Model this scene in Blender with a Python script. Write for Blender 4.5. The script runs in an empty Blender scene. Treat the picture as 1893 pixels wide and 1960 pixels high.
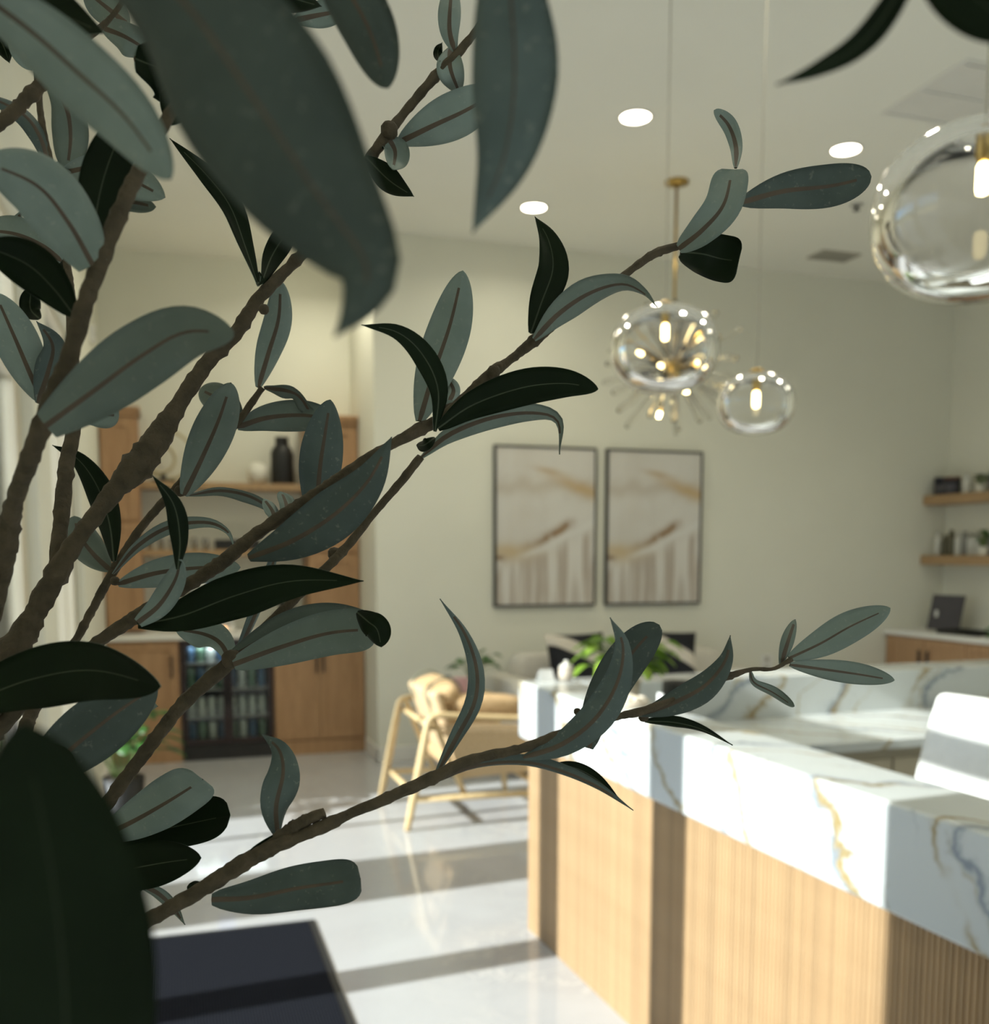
import bpy, bmesh, math, random
from mathutils import Vector, Matrix
random.seed(7)
R = math.radians
scene = bpy.context.scene
col = scene.collection

# ------------------------------------------------------------------ camera, sky, sun, exposure
F_PX, CX, CY = 1893.0, 946.5, 1262.0          # the photo is a top crop of a taller phone frame
CAM = Vector((0, 0, 1.6)); YAW = R(18.0); TILT = math.atan((1262 - 1065) / 1893.0)
cd = bpy.data.cameras.new('camera'); cam = bpy.data.objects.new('camera', cd); col.objects.link(cam)
cam.location = CAM; cam.rotation_euler = (R(90) - TILT, 0, -YAW)
cd.sensor_fit = 'HORIZONTAL'; cd.sensor_width = 26.0; cd.lens = 26.0
cd.shift_y = (CY - 980.0) / 1893.0
cd.clip_start = 0.02; cd.clip_end = 200
cd.dof.use_dof = True; cd.dof.focus_distance = 0.46; cd.dof.aperture_fstop = 8.2; cd.dof.aperture_blades = 0
scene.camera = cam

SUN_AZ, SUN_EL = R(5.0), R(26.5)
w = bpy.data.worlds.new('sky'); scene.world = w; w.use_nodes = True
nt = w.node_tree; bg = nt.nodes['Background']
sky = nt.nodes.new('ShaderNodeTexSky'); sky.sky_type = 'NISHITA'; sky.sun_disc = False
sky.sun_elevation = SUN_EL; sky.sun_rotation = R(-90) - SUN_AZ; sky.air_density = 1.0; sky.dust_density = 0.4; sky.ozone_density = 2.5
tint = nt.nodes.new('ShaderNodeVectorMath'); tint.operation = 'MULTIPLY'; tint.inputs[1].default_value = (.78, .95, 1.22)
nt.links.new(sky.outputs[0], tint.inputs[0]); nt.links.new(tint.outputs[0], bg.inputs[0]); bg.inputs[1].default_value = 0.16
sl = bpy.data.lights.new('sun', 'SUN'); sl.energy = 8.5; sl.angle = R(0.7); sl.color = (1.0, 1.0, 1.0)
so = bpy.data.objects.new('sun', sl); col.objects.link(so)
sd = Vector((math.cos(SUN_AZ) * math.cos(SUN_EL), math.sin(SUN_AZ) * math.cos(SUN_EL), -math.sin(SUN_EL)))
so.rotation_euler = sd.to_track_quat('-Z', 'Y').to_euler(); so.location = (-8, 2, 6)
vs = scene.view_settings
vs.view_transform = 'Standard'; vs.look = 'None'; vs.exposure = 0.28; vs.gamma = 1.0; vs.use_curve_mapping = False
scene.cycles.adaptive_threshold = 0.03; scene.cycles.max_bounces = 9; scene.cycles.diffuse_bounces = 5; scene.cycles.glossy_bounces = 4
scene.cycles.transmission_bounces = 10; scene.cycles.transparent_max_bounces = 16
scene.cycles.sample_clamp_indirect = 6.0

# ------------------------------------------------------------------ picture-plane helpers
right = Vector((math.cos(YAW), -math.sin(YAW), 0)); fwh = Vector((math.sin(YAW), math.cos(YAW), 0)); zup = Vector((0, 0, 1))
fwd = fwh * math.cos(TILT) - zup * math.sin(TILT); upv = zup * math.cos(TILT) + fwh * math.sin(TILT)
def ray(x, y): return fwd + right * ((x - CX) / F_PX) - upv * ((y - CY) / F_PX)
def at(x, y, d): return CAM + ray(x, y) * d            # a point d metres into the room along the view axis

# ------------------------------------------------------------------ node helpers
class N:
    """tiny expression wrapper over Math nodes"""
    def __init__(s, nt, sock): s.nt, s.k = nt, sock
    def _op(s, op, b=None, c=None):
        n = s.nt.nodes.new('ShaderNodeMath'); n.operation = op
        for i, v in enumerate((s, b, c)):
            if v is None: continue
            if isinstance(v, N): s.nt.links.new(v.k, n.inputs[i])
            else: n.inputs[i].default_value = v
        return N(s.nt, n.outputs[0])
    def __add__(s, b): return s._op('ADD', b)
    def __sub__(s, b): return s._op('SUBTRACT', b)
    def __mul__(s, b): return s._op('MULTIPLY', b)
    def __truediv__(s, b): return s._op('DIVIDE', b)
    def abs(s): return s._op('ABSOLUTE')
    def gauss(s, wd): return ((s / wd)._op('POWER', 2.0) * -1.0)._op('EXPONENT')
    def ramp(s, a, b):
        n = s.nt.nodes.new('ShaderNodeMapRange'); n.interpolation_type = 'SMOOTHSTEP'
        s.nt.links.new(s.k, n.inputs[0]); n.inputs[1].default_value = a; n.inputs[2].default_value = b
        return N(s.nt, n.outputs[0])
def mat(name, color=(.8, .8, .8), rough=.5, metal=0, spec=.5, **kw):
    m = bpy.data.materials.new(name); m.use_nodes = True
    b = m.node_tree.nodes['Principled BSDF']
    b.inputs['Base Color'].default_value = (*color, 1); b.inputs['Roughness'].default_value = rough
    b.inputs['Metallic'].default_value = metal; b.inputs['Specular IOR Level'].default_value = spec
    for k, v in kw.items(): b.inputs[k.replace('_', ' ')].default_value = v
    return m
def coords(m, kind='Object', scale=(1, 1, 1), rot=(0, 0, 0), loc=(0, 0, 0)):
    nt = m.node_tree; t = nt.nodes.new('ShaderNodeTexCoord'); mp = nt.nodes.new('ShaderNodeMapping')
    mp.inputs['Scale'].default_value = scale; mp.inputs['Rotation'].default_value = rot; mp.inputs['Location'].default_value = loc
    nt.links.new(t.outputs[kind], mp.inputs[0]); return mp.outputs[0]
def noise(m, vec, scale=5, detail=4, rough=.5, dist=0):
    n = m.node_tree.nodes.new('ShaderNodeTexNoise')
    n.inputs['Scale'].default_value = scale; n.inputs['Detail'].default_value = detail
    n.inputs['Roughness'].default_value = rough; n.inputs['Distortion'].default_value = dist
    if vec is not None: m.node_tree.links.new(vec, n.inputs['Vector'])
    return N(m.node_tree, n.outputs['Fac'])
def mixc(m, fac, a, b):
    n = m.node_tree.nodes.new('ShaderNodeMix'); n.data_type = 'RGBA'
    for i, v in ((0, fac), (6, a), (7, b)):
        if isinstance(v, N): m.node_tree.links.new(v.k, n.inputs[i])
        elif hasattr(v, 'is_linked'): m.node_tree.links.new(v, n.inputs[i])
        elif i == 0: n.inputs[i].default_value = v
        else: n.inputs[i].default_value = (*v, 1)
    return n.outputs[2]
def setc(m, sock, inp='Base Color'): m.node_tree.links.new(sock.k if isinstance(sock, N) else sock, m.node_tree.nodes['Principled BSDF'].inputs[inp])
def bump(m, h, strength=.2, dist=.01):
    b = m.node_tree.nodes.new('ShaderNodeBump'); b.inputs['Strength'].default_value = strength; b.inputs['Distance'].default_value = dist
    m.node_tree.links.new(h.k, b.inputs['Height']); setc(m, b.outputs[0], 'Normal')
def mottled(name, a, b, scale=8, rough=.6, bump_s=0, spec=.5, stretch=(1, 1, 1), **kw):
    m = mat(name, a, rough, spec=spec, **kw); n = noise(m, coords(m, scale=stretch), scale, 5)
    setc(m, mixc(m, n.ramp(.3, .7), a, b))
    if bump_s: bump(m, n, bump_s, .005)
    return m
def wood(name, a, b, grain=(14, 14, 1.0), rough=.45, rnd=0.0):
    m = mat(name, a, rough, spec=.35)
    v = coords(m, scale=grain); n1 = noise(m, v, 2.2, 6, .6, .8); n2 = noise(m, v, 14, 3, .5)
    f = (n1 * .7 + n2 * .3).ramp(.32, .68); c = mixc(m, f, a, b)
    if rnd:
        oi = m.node_tree.nodes.new('ShaderNodeObjectInfo'); hs = m.node_tree.nodes.new('ShaderNodeHueSaturation')
        k = N(m.node_tree, oi.outputs['Random']) * rnd + (1 - rnd / 2)
        m.node_tree.links.new(k.k, hs.inputs['Value']); m.node_tree.links.new(c, hs.inputs['Color']); c = hs.outputs[0]
    setc(m, c); bump(m, n2, .08, .002); return m

M = {}
M['wall'] = mottled('wall_paint', (.76, .755, .66), (.745, .74, .645), 3, .75, 0, .25)
M['ceil'] = mottled('ceiling_paint', (.88, .875, .80), (.87, .865, .79), 2, .85, 0, .2)
M['trimwhite'] = mottled('trim_paint', (.80, .79, .75), (.77, .76, .72), 6, .45)
M['frame'] = mottled('window_frame_paint', (.74, .68, .54), (.71, .65, .51), 6, .45)
M['gasket'] = mat('gasket_rubber', (.02, .022, .02), .7)
def floor_mat():
    m = mat('polished_stone_floor', (.6, .57, .52), .10, spec=.5)
    v = coords(m); n = noise(m, v, .9, 6, .55, 1.2); n2 = noise(m, v, 3.5, 6, .6, 2.0)
    vein = (n2 - .5).gauss(.018) * n.ramp(.45, .65)
    c = mixc(m, n.ramp(.3, .7), (.465, .475, .49), (.41, .415, .425)); c = mixc(m, vein * .5, c, (.66, .64, .61)); setc(m, c)
    setc(m, noise(m, v, 6, 3) * .06 + .05, 'Roughness'); return m
M['floor'] = floor_mat()
def marble_mat():
    m = mat('white_marble_gold_veins', (.58, .6, .6), .16, spec=.5); nt = m.node_tree
    v = coords(m); sep = nt.nodes.new('ShaderNodeSeparateXYZ'); nt.links.new(v, sep.inputs[0])
    x, y, z = (N(nt, sep.outputs[i]) for i in range(3))
    warp = noise(m, v, 2.2, 5, .6) - .5; fine_w = noise(m, v, 9, 4, .6) - .5
    c0 = y - z * .62 + x * .9                       # veins lean down towards the near end of the desk
    def veins(freq, off, wd, wamp, famp):
        u = (c0 + warp * wamp + fine_w * famp) * freq + off
        return (u._op('FRACT') - .5).gauss(wd)
    b1_ = noise(m, coords(m, loc=(2, 1, 4)), 3.0, 3); b2_ = noise(m, coords(m, loc=(5, 3, 8)), 2.6, 3)
    g = veins(2.5, .15, .036, .42, .10) * b1_.ramp(.30, .48); g2 = veins(2.9, .60, .016, .5, .12) * b2_.ramp(.40, .6) * .8
    b = veins(1.9, .52, .030, .55, .16) * b2_.ramp(.30, .48); b2 = veins(3.6, .2, .02, .7, .2) * b1_.ramp(.46, .62) * .55
    halo = veins(1.9, .52, .11, .55, .16) * .25
    cloud = noise(m, v, 1.6, 5).ramp(.35, .8) * .3
    c = mixc(m, cloud, (.57, .60, .595), (.50, .53, .54)); c = mixc(m, halo, c, (.40, .44, .48)); c = mixc(m, b2, c, (.30, .33, .36))
    c = mixc(m, b * .85, c, (.17, .21, .26)); c = mixc(m, g2, c, (.34, .27, .12)); c = mixc(m, g * .9, c, (.30, .215, .07)); setc(m, c); return m
M['marble'] = marble_mat()
M['oak'] = wood('oak_cabinet', (.47, .29, .16), (.36, .21, .11))
M['oak_desk'] = wood('oak_reeded', (.44, .30, .165), (.35, .225, .115), (9, 9, .8), .45, .22)
M['oak_chair'] = wood('pale_oak_chair', (.68, .52, .29), (.56, .41, .21), (10, 10, 10), .4)
M['shelf_oak'] = wood('shelf_oak', (.42, .28, .15), (.33, .21, .11), (14, 1.2, 14))
M['leather'] = mottled('tan_leather', (.58, .40, .22), (.48, .32, .16), 30, .45, .15)
M['canvas'] = mottled('tan_canvas', (.60, .45, .27), (.52, .38, .22), 60, .8, .1)
M['strap'] = mat('grey_strap', (.16, .17, .12), .7)
def mat_rug():
    m = mat('entrance_mat_pile', (.02, .022, .028), 1.0, spec=.0)
    v = coords(m); n = noise(m, v, 260, 2); w_ = m.node_tree.nodes.new('ShaderNodeTexWave'); w_.inputs['Scale'].default_value = 30; w_.bands_direction = 'X'
    m.node_tree.links.new(v, w_.inputs['Vector'])
    h = N(m.node_tree, w_.outputs['Fac']) * .6 + n * .5
    setc(m, mixc(m, h.ramp(.2, .9), (.005, .006, .010), (.026, .028, .034))); bump(m, h, .6, .004); return m
M['rug'] = mat_rug(); M['rubber'] = mat('mat_rubber_border', (.012, .013, .015), .6)
def glass_pane():
    m = bpy.data.materials.new('window_glass'); m.use_nodes = True; nt = m.node_tree; nt.nodes.clear()
    o = nt.nodes.new('ShaderNodeOutputMaterial'); t = nt.nodes.new('ShaderNodeBsdfTransparent'); g = nt.nodes.new('ShaderNodeBsdfGlossy')
    f = nt.nodes.new('ShaderNodeFresnel'); f.inputs[0].default_value = 1.35; mx = nt.nodes.new('ShaderNodeMixShader')
    t.inputs[0].default_value = (.95, .97, .95, 1); g.inputs['Roughness'].default_value = .0
    nt.links.new(f.outputs[0], mx.inputs[0]); nt.links.new(t.outputs[0], mx.inputs[1]); nt.links.new(g.outputs[0], mx.inputs[2]); nt.links.new(mx.outputs[0], o.inputs[0])
    return m
M['glass'] = glass_pane()
M['blown'] = mat('clear_blown_glass', (1, 1, 1), .0, Transmission_Weight=1.0, IOR=1.28)
M['brass'] = mottled('brushed_brass', (.55, .38, .12), (.45, .30, .09), 20, .3, 0, metal=1.0)
M['black_metal'] = mottled('black_metal', (.015, .016, .018), (.022, .022, .024), 20, .4)
M['steel'] = mottled('brushed_steel', (.55, .55, .54), (.48, .48, .48), 30, .3, metal=1.0)
M['white_leather'] = mottled('white_leather', (.82, .82, .80), (.78, .78, .76), 25, .4, .06)
M['white_plastic'] = mottled('white_plastic', (.78, .78, .75), (.74, .74, .71), 10, .4)
M['sofa'] = mottled('white_upholstery', (.66, .63, .57), (.58, .56, .50), 60, .9, .1)
M['pillow_white'] = mottled('pillow_linen', (.62, .57, .49), (.55, .50, .43), 80, .9, .1)
M['pillow_black'] = mottled('pillow_black', (.008, .009, .012), (.014, .014, .016), 80, .9, .1)
M['black_ceramic'] = mottled('black_ceramic', (.008, .009, .009), (.012, .012, .012), 10, .5)
M['white_ceramic'] = mottled('white_ceramic', (.72, .70, .62), (.68, .66, .58), 10, .5)
M['beige_ceramic'] = mottled('beige_ceramic', (.52, .45, .36), (.45, .38, .30), 14, .6)
M['pink'] = mottled('pink_card', (.62, .38, .38), (.58, .34, .35), 12, .6)
M['stone'] = mottled('pebble_stone', (.62, .52, .38), (.75, .70, .62), 30, .6)
M['paper'] = mottled('white_paper', (.8, .8, .78), (.76, .76, .74), 14, .7)
M['soil'] = mottled('potting_soil', (.035, .025, .018), (.06, .045, .03), 40, .95, .5)
def emit(name, color, s):
    m = bpy.data.materials.new(name); m.use_nodes = True; b = m.node_tree.nodes['Principled BSDF']
    b.inputs['Base Color'].default_value = (*color, 1); b.inputs['Emission Color'].default_value = (*color, 1); b.inputs['Emission Strength'].default_value = s; return m
M['led'] = emit('downlight_diffuser', (1.0, .90, .70), 14)
M['rod_glass'] = mat('chandelier_glass', (.93, .92, .88), .06, Transmission_Weight=1.0, IOR=1.38)
M['bulb'] = emit('warm_bulb', (1.0, .80, .38), 22)
M['screen'] = emit('blue_screen', (.03, .12, .55), 1.2)
M['amber'] = emit('amber_indicator', (1.0, .55, .25), 2.0)
def leafy(name, a, b, rough=.45, trans=.2, scale=18, spec=.4):
    m = mottled(name, a, b, scale, rough, .08, spec); nt = m.node_tree
    p = nt.nodes['Principled BSDF']; out = [n for n in nt.nodes if n.type == 'OUTPUT_MATERIAL'][0]
    t = nt.nodes.new('ShaderNodeBsdfTranslucent'); t.inputs[0].default_value = (b[0] * 1.4, b[1] * 1.5, b[2] * .8, 1)
    mx = nt.nodes.new('ShaderNodeMixShader'); mx.inputs[0].default_value = trans
    nt.links.new(p.outputs[0], mx.inputs[1]); nt.links.new(t.outputs[0], mx.inputs[2]); nt.links.new(mx.outputs[0], out.inputs[0]); return m
def under_mat(name, a, b):
    m = leafy(name, a, b, .6, .10, 60, .3); nt = m.node_tree
    # scattered pale scuffs on the fabric leaf
    v = coords(m, scale=(1, 1, 1)); n = noise(m, v, 420, 2); sc = n.ramp(.62, .74) * .3
    base = nt.nodes['Principled BSDF'].inputs['Base Color'].links[0].from_socket
    oi = nt.nodes.new('ShaderNodeObjectInfo'); hs = nt.nodes.new('ShaderNodeHueSaturation')
    k = N(nt, oi.outputs['Random']) * .7 + .65; nt.links.new(k.k, hs.inputs['Value'])
    h = N(nt, oi.outputs['Random']) * .05 + .475; nt.links.new(h.k, hs.inputs['Hue'])
    c = mixc(m, sc, base, (.36, .38, .32)); nt.links.new(c, hs.inputs['Color']); setc(m, hs.outputs[0]); return m
M['leaf_top'] = leafy('olive_leaf_top', (.005, .011, .004), (.009, .018, .007), .5, .03, 30, .10)
M['leaf_under'] = under_mat('olive_leaf_underside', (.21, .268, .24), (.175, .228, .205))
M['leaf_under_dark'] = under_mat('olive_leaf_underside_dark', (.095, .130, .120), (.072, .102, .095))  # darker underside colour for some of the leaves
M['rib'] = mottled('olive_midrib', (.070, .052, .034), (.095, .07, .045), 90, .7)
M['vein'] = mottled('olive_top_vein', (.030, .045, .018), (.022, .036, .014), 120, .6)
M['bark'] = mottled('olive_bark', (.050, .040, .022), (.085, .066, .038), 140, .85, .5)
M['green_bright'] = leafy('pothos_leaf', (.16, .30, .03), (.30, .42, .06), .4, .35, 12)
M['green_deep'] = leafy('deep_green_leaf', (.03, .10, .02), (.07, .19, .04), .4, .25, 12)
M['stem'] = mottled('green_stem', (.10, .16, .04), (.14, .2, .06), 20, .6)
M['ground'] = mottled('pale_concrete', (.42, .41, .39), (.37, .36, .34), 2, .9)

# ------------------------------------------------------------------ object helpers
MW = {}
def empty(name, loc, rz=0.0, label=None, cat=None, group=None):
    o = bpy.data.objects.new(name, None); col.objects.link(o); o.empty_display_size = .1
    o.location = loc; o.rotation_euler = (0, 0, rz); MW[o] = Matrix.Translation(loc) @ Matrix.Rotation(rz, 4, 'Z')
    return tag(o, label, cat, group)
def tag(o, label=None, cat=None, group=None, kind=None):
    if label: o['label'] = label
    if cat: o['category'] = cat
    if group: o['group'] = group
    if kind: o['kind'] = kind
    return o
class MB:
    """collects geometry in world (or local) coordinates"""
    def __init__(s): s.v, s.f, s.m = [], [], []
    def add(s, vs, fs, mi=0):
        k = len(s.v); s.v += [Vector(a) for a in vs]; s.f += [tuple(i + k for i in f) for f in fs]; s.m += [mi] * len(fs); return s
    def box(s, x0, x1, y0, y1, z0, z1, mi=0):
        vs = [(x, y, z) for z in (z0, z1) for y in (y0, y1) for x in (x0, x1)]
        return s.add(vs, [(0, 2, 3, 1), (4, 5, 7, 6), (0, 1, 5, 4), (1, 3, 7, 5), (3, 2, 6, 7), (2, 0, 4, 6)], mi)
    def lathe(s, prof, c=(0, 0, 0), n=24, mi=0, cap=True, axis=None):
        c = Vector(c); vs = []; fs = []
        q = Vector((0, 0, 1)).rotation_difference(Vector(axis)) if axis is not None else None
        for r_, z in prof:
            for i in range(n):
                a = 2 * math.pi * i / n; p = Vector((r_ * math.cos(a), r_ * math.sin(a), z))
                vs.append(c + (q @ p if q else p))
        for j in range(len(prof) - 1):
            for i in range(n): i2 = (i + 1) % n; fs.append((j * n + i, j * n + i2, (j + 1) * n + i2, (j + 1) * n + i))
        if cap:
            if prof[0][0] > 1e-5: fs.append(tuple(range(n - 1, -1, -1)))
            if prof[-1][0] > 1e-5: fs.append(tuple((len(prof) - 1) * n + i for i in range(n)))
        return s.add(vs, fs, mi)
    def tube(s, pts, rad, n=10, mi=0, flat=1.0, jit=0.0):
        pts = [Vector(p) for p in pts]; vs = []; fs = []
        rad = rad if isinstance(rad, (list, tuple)) else [rad] * len(pts)
        ref = None
        for i, p in enumerate(pts):
            t = (pts[min(i + 1, len(pts) - 1)] - pts[max(i - 1, 0)]).normalized()
            if ref is None: ref = t.orthogonal().normalized()
            a = (ref - t * ref.dot(t)).normalized(); ref = a; b = t.cross(a)
            for k in range(n):
                an = 2 * math.pi * k / n; vs.append(p + (a * math.cos(an) + b * math.sin(an) * flat) * rad[i] * (1 + jit * random.uniform(-1, 1)))
        for j in range(len(pts) - 1):
            for k in range(n): k2 = (k + 1) % n; fs.append((j * n + k, j * n + k2, (j + 1) * n + k2, (j + 1) * n + k))
        fs.append(tuple(range(n - 1, -1, -1))); fs.append(tuple((len(pts) - 1) * n + k for k in range(n)))
        return s.add(vs, fs, mi)
    def build(s, name, mats, parent=None, smooth=False, bevel=0, local=False, subd=0):
        me = bpy.data.meshes.new(name)
        vs = s.v
        if parent is not None and not local and parent in MW:
            inv = MW[parent].inverted(); vs = [inv @ v for v in vs]
        me.from_pydata([tuple(v) for v in vs], [], s.f)
        if not isinstance(mats, (list, tuple)): mats = [mats]
        for m in mats: me.materials.append(m)
        for p, mi in zip(me.polygons, s.m): p.material_index = mi; p.use_smooth = smooth
        me.validate()
        o = bpy.data.objects.new(name, me); col.objects.link(o)
        if parent is not None:
            o.parent = parent; MW[o] = MW.get(parent, Matrix())
        else: MW[o] = Matrix()
        if bevel:
            b = o.modifiers.new('edge', 'BEVEL'); b.width = bevel; b.segments = 2; b.limit_method = 'ANGLE'
            if smooth is False and bevel > .008:
                for p in me.polygons: p.use_smooth = True
                e = o.modifiers.new('normals', 'WEIGHTED_NORMAL')
        if subd: sb = o.modifiers.new('round', 'SUBSURF'); sb.levels = subd; sb.render_levels = subd
        return o
def B(name, m, parent, x0, x1, y0, y1, z0, z1, bevel=.002): return MB().box(x0, x1, y0, y1, z0, z1).build(name, m, parent, bevel=bevel)
def copy_tree(o, parent=None):
    c = o.copy(); col.objects.link(c); c.parent = parent; MW[c] = MW.get(o, Matrix())
    for ch in list(o.children): copy_tree(ch, c)
    return c
def struct(o, label, cat): return tag(o, label, cat, kind='structure')
def soft_box(sx, sy, sz, k=.5, n=10):
    """a puffy cushion: superellipsoid-like grid, centred on the origin"""
    mb = MB(); vs = []; fs = []
    def se(a, e): return math.copysign(abs(a) ** e, a)
    for i in range(n + 1):
        ph = -math.pi / 2 + math.pi * i / n
        for j in range(2 * n):
            th = math.pi * j / n
            vs.append((sx / 2 * se(math.cos(ph), k) * se(math.cos(th), k), sy / 2 * se(math.cos(ph), k) * se(math.sin(th), k), sz / 2 * se(math.sin(ph), .8)))
    for i in range(n):
        for j in range(2 * n): j2 = (j + 1) % (2 * n); fs.append((i * 2 * n + j, i * 2 * n + j2, (i + 1) * 2 * n + j2, (i + 1) * 2 * n + j))
    return mb.add(vs, fs)
def moved(mb, mx): mb.v = [mx @ v for v in mb.v]; return mb
def catmull(pts, n):
    pts = [Vector(p) for p in pts]
    if len(pts) == 2: return [pts[0].lerp(pts[1], i / (n - 1)) for i in range(n)]
    P = [pts[0] * 2 - pts[1]] + pts + [pts[-1] * 2 - pts[-2]]
    seg = [(pts[i + 1] - pts[i]).length for i in range(len(pts) - 1)]; tot = sum(seg); out = []
    for i in range(n):
        d = tot * i / (n - 1); k = 0
        while k < len(seg) - 1 and d > seg[k]: d -= seg[k]; k += 1
        t = min(1, d / max(seg[k], 1e-9)); a, b, c, e = P[k], P[k + 1], P[k + 2], P[k + 3]
        out.append(.5 * ((2 * b) + (c - a) * t + (2 * a - 5 * b + 4 * c - e) * t * t + (3 * b - a - 3 * c + e) * t ** 3))
    return out

# ================================================================== THE ROOM  (x along the back wall, y into the room)
XL, XR, YB, YF, ZC = -0.5, 6.83, 7.5, -6.8, 4.0
YA, XA = 8.55, 1.485                      # coffee-bar alcove: its back and its right side
o = MB().box(XL - .2, XR + .2, YF - .2, YA + .2, -.12, 0).build('floor', M['floor']); struct(o, 'polished pale grey stone floor with sunlight across it', 'floor')
o = MB().box(XL - .2, XR + .2, YF - .2, YA + .2, ZC, ZC + .12).build('ceiling', M['ceil']); struct(o, 'tall cream painted ceiling with round downlights', 'ceiling')
o = MB().box(XA, XR + .2, YB, YA + .2, 0, ZC).build('wall_back', M['wall']); struct(o, 'cream back wall with two framed pictures', 'wall')
o = MB().box(XL - .2, XA, YA, YA + .2, 0, ZC).build('wall_alcove', M['wall']); struct(o, 'cream wall behind the wooden coffee bar', 'wall')
o = MB().box(XR, XR + .2, YF, YB, 0, ZC).build('wall_right', M['wall']); struct(o, 'cream side wall with two floating shelves', 'wall')
o = MB().box(XL - .2, XR + .2, YF - .2, YF, 0, ZC).build('wall_front', M['wall']); struct(o, 'cream wall facing the picture wall', 'wall')
ZT0, ZT1, ZH = 2.385, 2.475, 2.89          # transom bar and head of the storefront
ZH2 = 3.8  # head of the two windows added behind the camera
OPEN = [(-6.4, -3.75, ZH2), (-3.4, -.75, ZH2), (1.52, 2.46, ZH), (2.56, 4.38, ZH), (4.90, 6.38, ZH)]
mb = MB(); y = YF
for a, b, h_ in OPEN:
    mb.box(XL - .2, XL, y, a, 0, ZC); mb.box(XL - .2, XL, a, b, h_, ZC); y = b
mb.box(XL - .2, XL, y, YA, 0, ZC)
o = mb.build('wall_left', M['wall']); struct(o, 'cream entrance wall with tall glazed openings', 'wall')
o = MB().box(-40, XL - .2, -25, 35, -.16, -.04).build('pavement_outside', M['ground']); struct(o, 'pale paving outside the glass doors', 'pavement')
mb = MB().box(XL - .001, XL + .014, 6.38, 7.96, 0, .10).box(XL - .001, XL + .014, 4.38, 4.90, 0, .10).box(XL - .001, XL + .014, -.75, 1.52, 0, .10)
struct(mb.build('baseboard_left', M['trimwhite'], bevel=.003), 'white skirting along the entrance wall', 'baseboard')
mb = MB().box(XA - .014, XR, YB - .014, YB, 0, .12).box(XA - .014, XA, YB - .014, 7.98, 0, .12)
struct(mb.build('baseboard_back', M['trimwhite'], bevel=.003), 'white skirting along the picture wall', 'baseboard')
struct(MB().box(XR - .014, XR, YF, 4.6, 0, .12).build('baseboard_right', M['trimwhite'], bevel=.003), 'white skirting along the shelf wall', 'baseboard')

fx0, fx1, gx = XL - .13, XL - .05, XL - .09
def pane(parent, y0, y1, z0, z1): return MB().box(gx - .004, gx + .004, y0, y1, z0, z1).build('pane', M['glass'], parent)
def window(n, y0, y1, mull, label, ZH=ZH):
    root = empty('window_%d' % n, (gx, y0, 0), label=label, cat='window'); tag(root, kind='structure')
    t = .035
    mb = MB().box(fx0, fx1, y0, y0 + t, 0, ZH).box(fx0, fx1, y1 - t, y1, 0, ZH).box(fx0, fx1, y0 + t, y1 - t, ZH - t, ZH).box(fx0, fx1, y0 + t, y1 - t, 0, .09)
    mb.build('frame', M['frame'], root, bevel=.003)
    MB().box(fx0, fx1 + .02, y0 + t, y1 - t, ZT0, ZT1).build('transom_bar', M['frame'], root, bevel=.003)
    ys = [y0 + t]
    for a, b in mull:
        MB().box(fx0, fx1 + .02, a, b, .09, ZT0).build('mullion', M['frame'], root, bevel=.003); ys += [a, b]
    ys.append(y1 - t)
    for i in range(0, len(ys), 2): pane(root, ys[i], ys[i + 1], .09, ZT0)
    pane(root, y0 + t, y1 - t, ZT1, ZH - t)
    MB().box(fx1, fx1 + .006, y0 + t, y0 + t + .008, .09, ZT0).box(fx1, fx1 + .006, y1 - t - .008, y1 - t, .09, ZT0).build('gasket', M['gasket'], root)
    return root
window(1, 1.52, 2.46, [], 'tall fixed glass panel nearest the olive tree')
window(2, 4.90, 6.38, [(5.605, 5.65), (6.06, 6.14)], 'tall glass window between the entrance doors and coffee bar')
window(3, -3.4, -.75, [(-2.10, -2.05)], 'added tall window, unseen behind the olive tree and camera', ZH2)  # added out of view so bounced sun lights ceiling and leaves
window(4, -6.4, -3.75, [(-5.10, -5.05)], 'added tall window, unseen, farthest from the coffee bar', ZH2)  # second unseen window, added for the same bounced sunlight
root = empty('door_1', (gx, 2.56, 0), label='double glass entrance doors with pale frames beside the dark mat', cat='door'); tag(root, kind='structure')
t = .04
MB().box(fx0, fx1, 2.56, 2.56 + t, 0, ZH).box(fx0, fx1, 4.38 - t, 4.38, 0, ZH).box(fx0, fx1, 2.60, 4.34, ZH - t, ZH).build('frame', M['frame'], root, bevel=.003)
MB().box(fx0, fx1 + .02, 2.60, 4.34, ZT0, ZT1).build('transom_bar', M['frame'], root, bevel=.003)
pane(root, 2.60, 4.34, ZT1, ZH - t)
for a, b, hs in ((2.605, 3.488, 1), (3.492, 4.335, -1)):
    s0 = .02 if hs > 0 else .095; s1 = .095 if hs > 0 else .02
    d = MB().box(fx0 + .01, fx1 - .01, a, a + s0, .012, ZT0 - .005).box(fx0 + .01, fx1 - .01, b - s1, b, .012, ZT0 - .005).box(fx0 + .01, fx1 - .01, a + s0, b - s1, .012, .17).box(fx0 + .01, fx1 - .01, a + s0, b - s1, ZT0 - .09, ZT0 - .005).build('door_leaf', M['frame'], root, bevel=.003)
    MB().box(gx - .004, gx + .004, a + s0, b - s1, .17, ZT0 - .09).build('pane', M['glass'], d)
    hy = b - s1 / 2 if hs > 0 else a + s0 / 2
    MB().tube([(fx1 - .01, hy, .95), (fx1 + .045, hy, .95), (fx1 + .045, hy, 1.28), (fx1 - .01, hy, 1.28)], .011, 8).build('pull_handle', M['steel'], d, smooth=True)
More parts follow.
